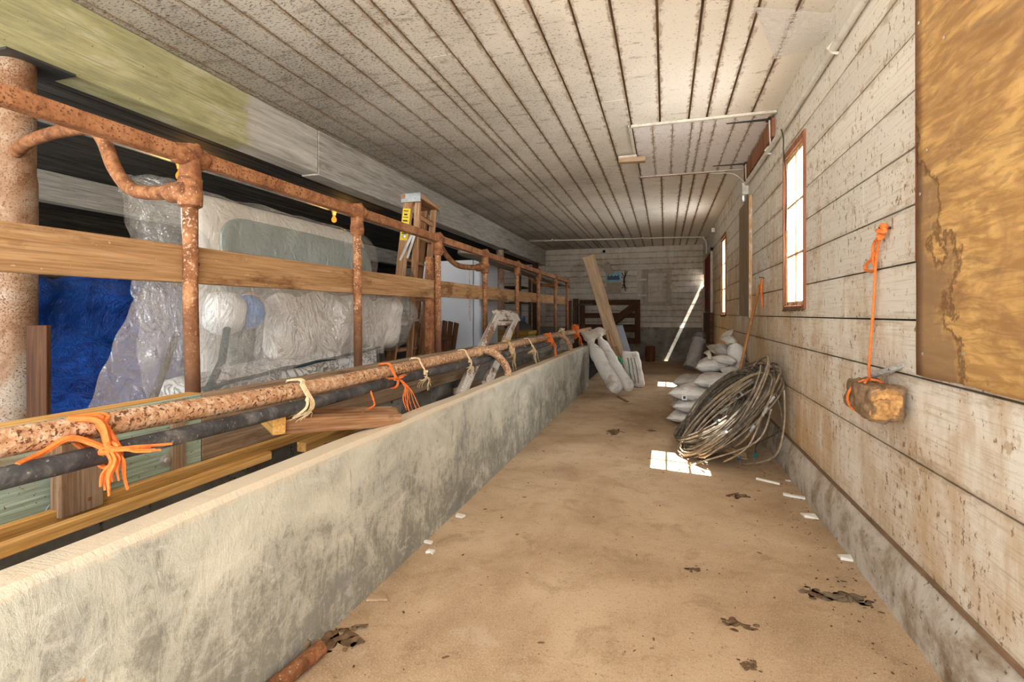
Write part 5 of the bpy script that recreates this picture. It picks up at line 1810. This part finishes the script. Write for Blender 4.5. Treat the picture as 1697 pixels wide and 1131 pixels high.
t = thing('wall_peg', 'grey wooden peg sticking out of the right wall over the wood block', 'peg', (.93, 2.45, 1.0))
rod('peg', spl([P(1446, 622, X=.90), P(1480, 612, X=.93), P(1503, 601, X=RX + .005)], 5), lambda q: .016 - .006 * q, M['greybeam'], t, 8)

# ------------------------------------------------------------------ bits on the floor
def scrap(name, u, v, pts, mat, label, th=.008, cat='scrap', lift=.0, curl=0):
    c = P(u, v, Z=0)
    bm = B()
    lo = [bm.verts.new((c.x + x, c.y + y, .002 + lift)) for x, y in pts]
    hi = [bm.verts.new((c.x + x, c.y + y, .002 + th + curl * (1 if k % 2 else 0))) for k, (x, y) in enumerate(pts)]
    bm.faces.new(lo[::-1]); bm.faces.new(hi)
    n = len(pts)
    for k in range(n):
        bm.faces.new((lo[k], lo[(k + 1) % n], hi[(k + 1) % n], hi[k]))
    bmesh.ops.triangulate(bm, faces=bm.faces)
    return tag(obj(name, bm, mat, bevel=.001), label, cat)


scrap('wood_strip', 1273, 801, [(-.075, .05), (.07, -.035), (.075, -.02), (-.07, .065)], M['paper'], 'slim white wood strip on the floor below the wire heap', .014)
scrap('broken_tile', 1315, 825, [(-.055, .05), (-.06, .015), (-.02, -.005), (.065, -.03), (.07, .005), (.01, .02)], M['paper'], 'cracked white scrap beside the slim white strip', .012)
scrap('paper_scrap', 1341, 858, [(-.04, .045), (-.03, -.02), (.045, -.03), (.035, .02)], M['paper'], 'curled white paper scrap by the kerb, middle of the three larger scraps', .006, curl=.012)
scrap('paper_scrap', 1405, 929, [(-.035, .04), (-.035, -.015), (.045, -.02), (.035, .03)], M['paper'], 'curled white paper scrap by the kerb, nearest the camera', .006, curl=.012)
scrap('paper_scrap', 1320, 784, [(-.02, .02), (-.02, -.012), (.02, -.02), (.02, .01)], M['paper'], 'tiny white paper bit by the kerb below the wire heap', .005)
scrap('paper_scrap', 1306, 798, [(-.018, .014), (-.015, -.01), (.018, -.012), (.015, .01)], M['paper'], 'tiny white paper bit between the strip and the kerb', .005)
scrap('wood_chip', 622, 994, [(-.005, .05), (-.028, -.03), (.06, .0), (.02, .045)], M['lean'], 'triangular pale wood chip at the foot of the low wall', .010)
scrap('white_chip', 763, 857, [(-.03, .02), (-.025, -.02), (.02, -.025), (.03, .01)], M['paper'], 'farthest white chip by the foot of the low wall', .012)
scrap('white_chip', 711, 901, [(-.03, .015), (-.028, -.008), (.02, -.015), (.02, .008)], M['paper'], 'slim white chip by the foot of the low wall', .01)
scrap('white_chip', 714, 917, [(-.02, .015), (-.022, -.018), (.0, -.008), (.02, -.02), (.02, .012)], M['paper'], 'notched white chip nearest the camera by the low wall', .012)
scrap('white_chip', 797, 800, [(-.012, .01), (-.012, -.01), (.012, -.01), (.012, .01)], M['paper'], 'small white crumb at the wall foot far from the camera', .008)
tag(rod('rusty_pipe', [P(440, 1150, Z=.03), P(532, 1074, Z=.03)], .028, M['rust'], None, 14), 'short rusty pipe on the floor along the foot of the low wall', 'pipe')
bm = B(); rbox(bm, P(506, 1072, Z=.03), (.02, .02, .025), .015, lambda p: frac(p, 30) * .012, 6)
tag(obj('dirt_clump', bm, M['mud']), 'tan lump between the rusty pipe and the low wall', 'clump')


def clump(u, v, r, mat, label, seed, n=7, flat=.35, sx=1.0, sy=1.0):
    c = P(u, v, Z=0)
    rr = random.Random(seed)
    bm = B()
    for k in range(n * 4):
        q = c + V((rr.gauss(0, .55) * r * sx, rr.gauss(0, .55) * r * sy, 0))
        s_ = r * rr.uniform(.08, .30)
        m4 = Matrix.Translation(q + V((0, 0, s_ * flat * .6))) @ Matrix.Diagonal((s_ * rr.uniform(.8, 1.5), s_ * rr.uniform(.7, 1.2), s_ * flat, 1))
        bmesh.ops.create_icosphere(bm, subdivisions=2, radius=1, matrix=m4)
    for v_ in bm.verts:
        v_.co += frac(v_.co, 25) * r * .3
        v_.co.z = max(.001, v_.co.z)
    tag(obj('dirt_clump', bm, mat, sharp=80), label, 'clump')


clump(1223, 823, .05, M['dirt'], 'dark dirt clump beside the white strip on the floor', 1, 8, .3, 1.3, .8)
clump(1385, 990, .07, M['mud'], 'flat grey brown mud patch near the kerb, largest on the floor', 2, 14, .12, 1.3, .5)
clump(1349, 985, .04, M['dirt'], 'dark dirt next to the large mud patch', 3, 9, .3)
clump(1224, 1037, .045, M['dirt'], 'dark crumbly clump in the middle foreground floor', 4, 8, .35, 1.2, .7)
clump(1241, 1103, .025, M['dirt'], 'small dark clump at the bottom edge of the floor', 21, 12, .4)
clump(1015, 717, .07, M['dirt'], 'long dark clump on the floor before the tall sacks', 16, 24, .25, .7, 1.5)
clump(1080, 714, .04, M['dirt'], 'dark smear on the floor between tall sacks and wire heap', 27, 14, .2, 1.2, .8)
clump(1152, 945, .035, M['dirt'], 'small dark crumbs in the middle of the aisle floor', 8, 6, .3, 1.3, .6)
clump(560, 1060, .07, M['dirt'], 'crumbly dirt around the end of the rusty pipe', 9, 14, .2, 1.0, 1.0)
clump(960, 652, .05, M['dirt'], 'dark dirt at the end corner of the low wall', 10, 8, .3)

# fine crumbs and straw over the floor
bm = B()
rr = random.Random(12)
for k in range(900):
    y = rr.uniform(1.3, 12) if k % 3 else rr.uniform(1.3, 5)
    x = rr.uniform(-1.22, .88) if k % 2 else (-1.24 + abs(rr.gauss(0, .12)) if k % 4 == 1 else .88 - abs(rr.gauss(0, .12)))
    s_ = rr.choice((.0015, .002, .0025, .003, .005))
    m4 = Matrix.Translation((x, y, s_ * .4)) @ Matrix.Rotation(rr.uniform(0, 6), 4, 'Z') @ Matrix.Diagonal((s_ * rr.uniform(.8, 3.5), s_, s_ * .5, 1))
    bmesh.ops.create_icosphere(bm, subdivisions=1, radius=1, matrix=m4)
tag(obj('floor_crumbs', bm, M['dirt'], Mx=Matrix.Identity(4)), 'fine dark crumbs and straw bits scattered on the aisle floor', 'debris', None, 'stuff')
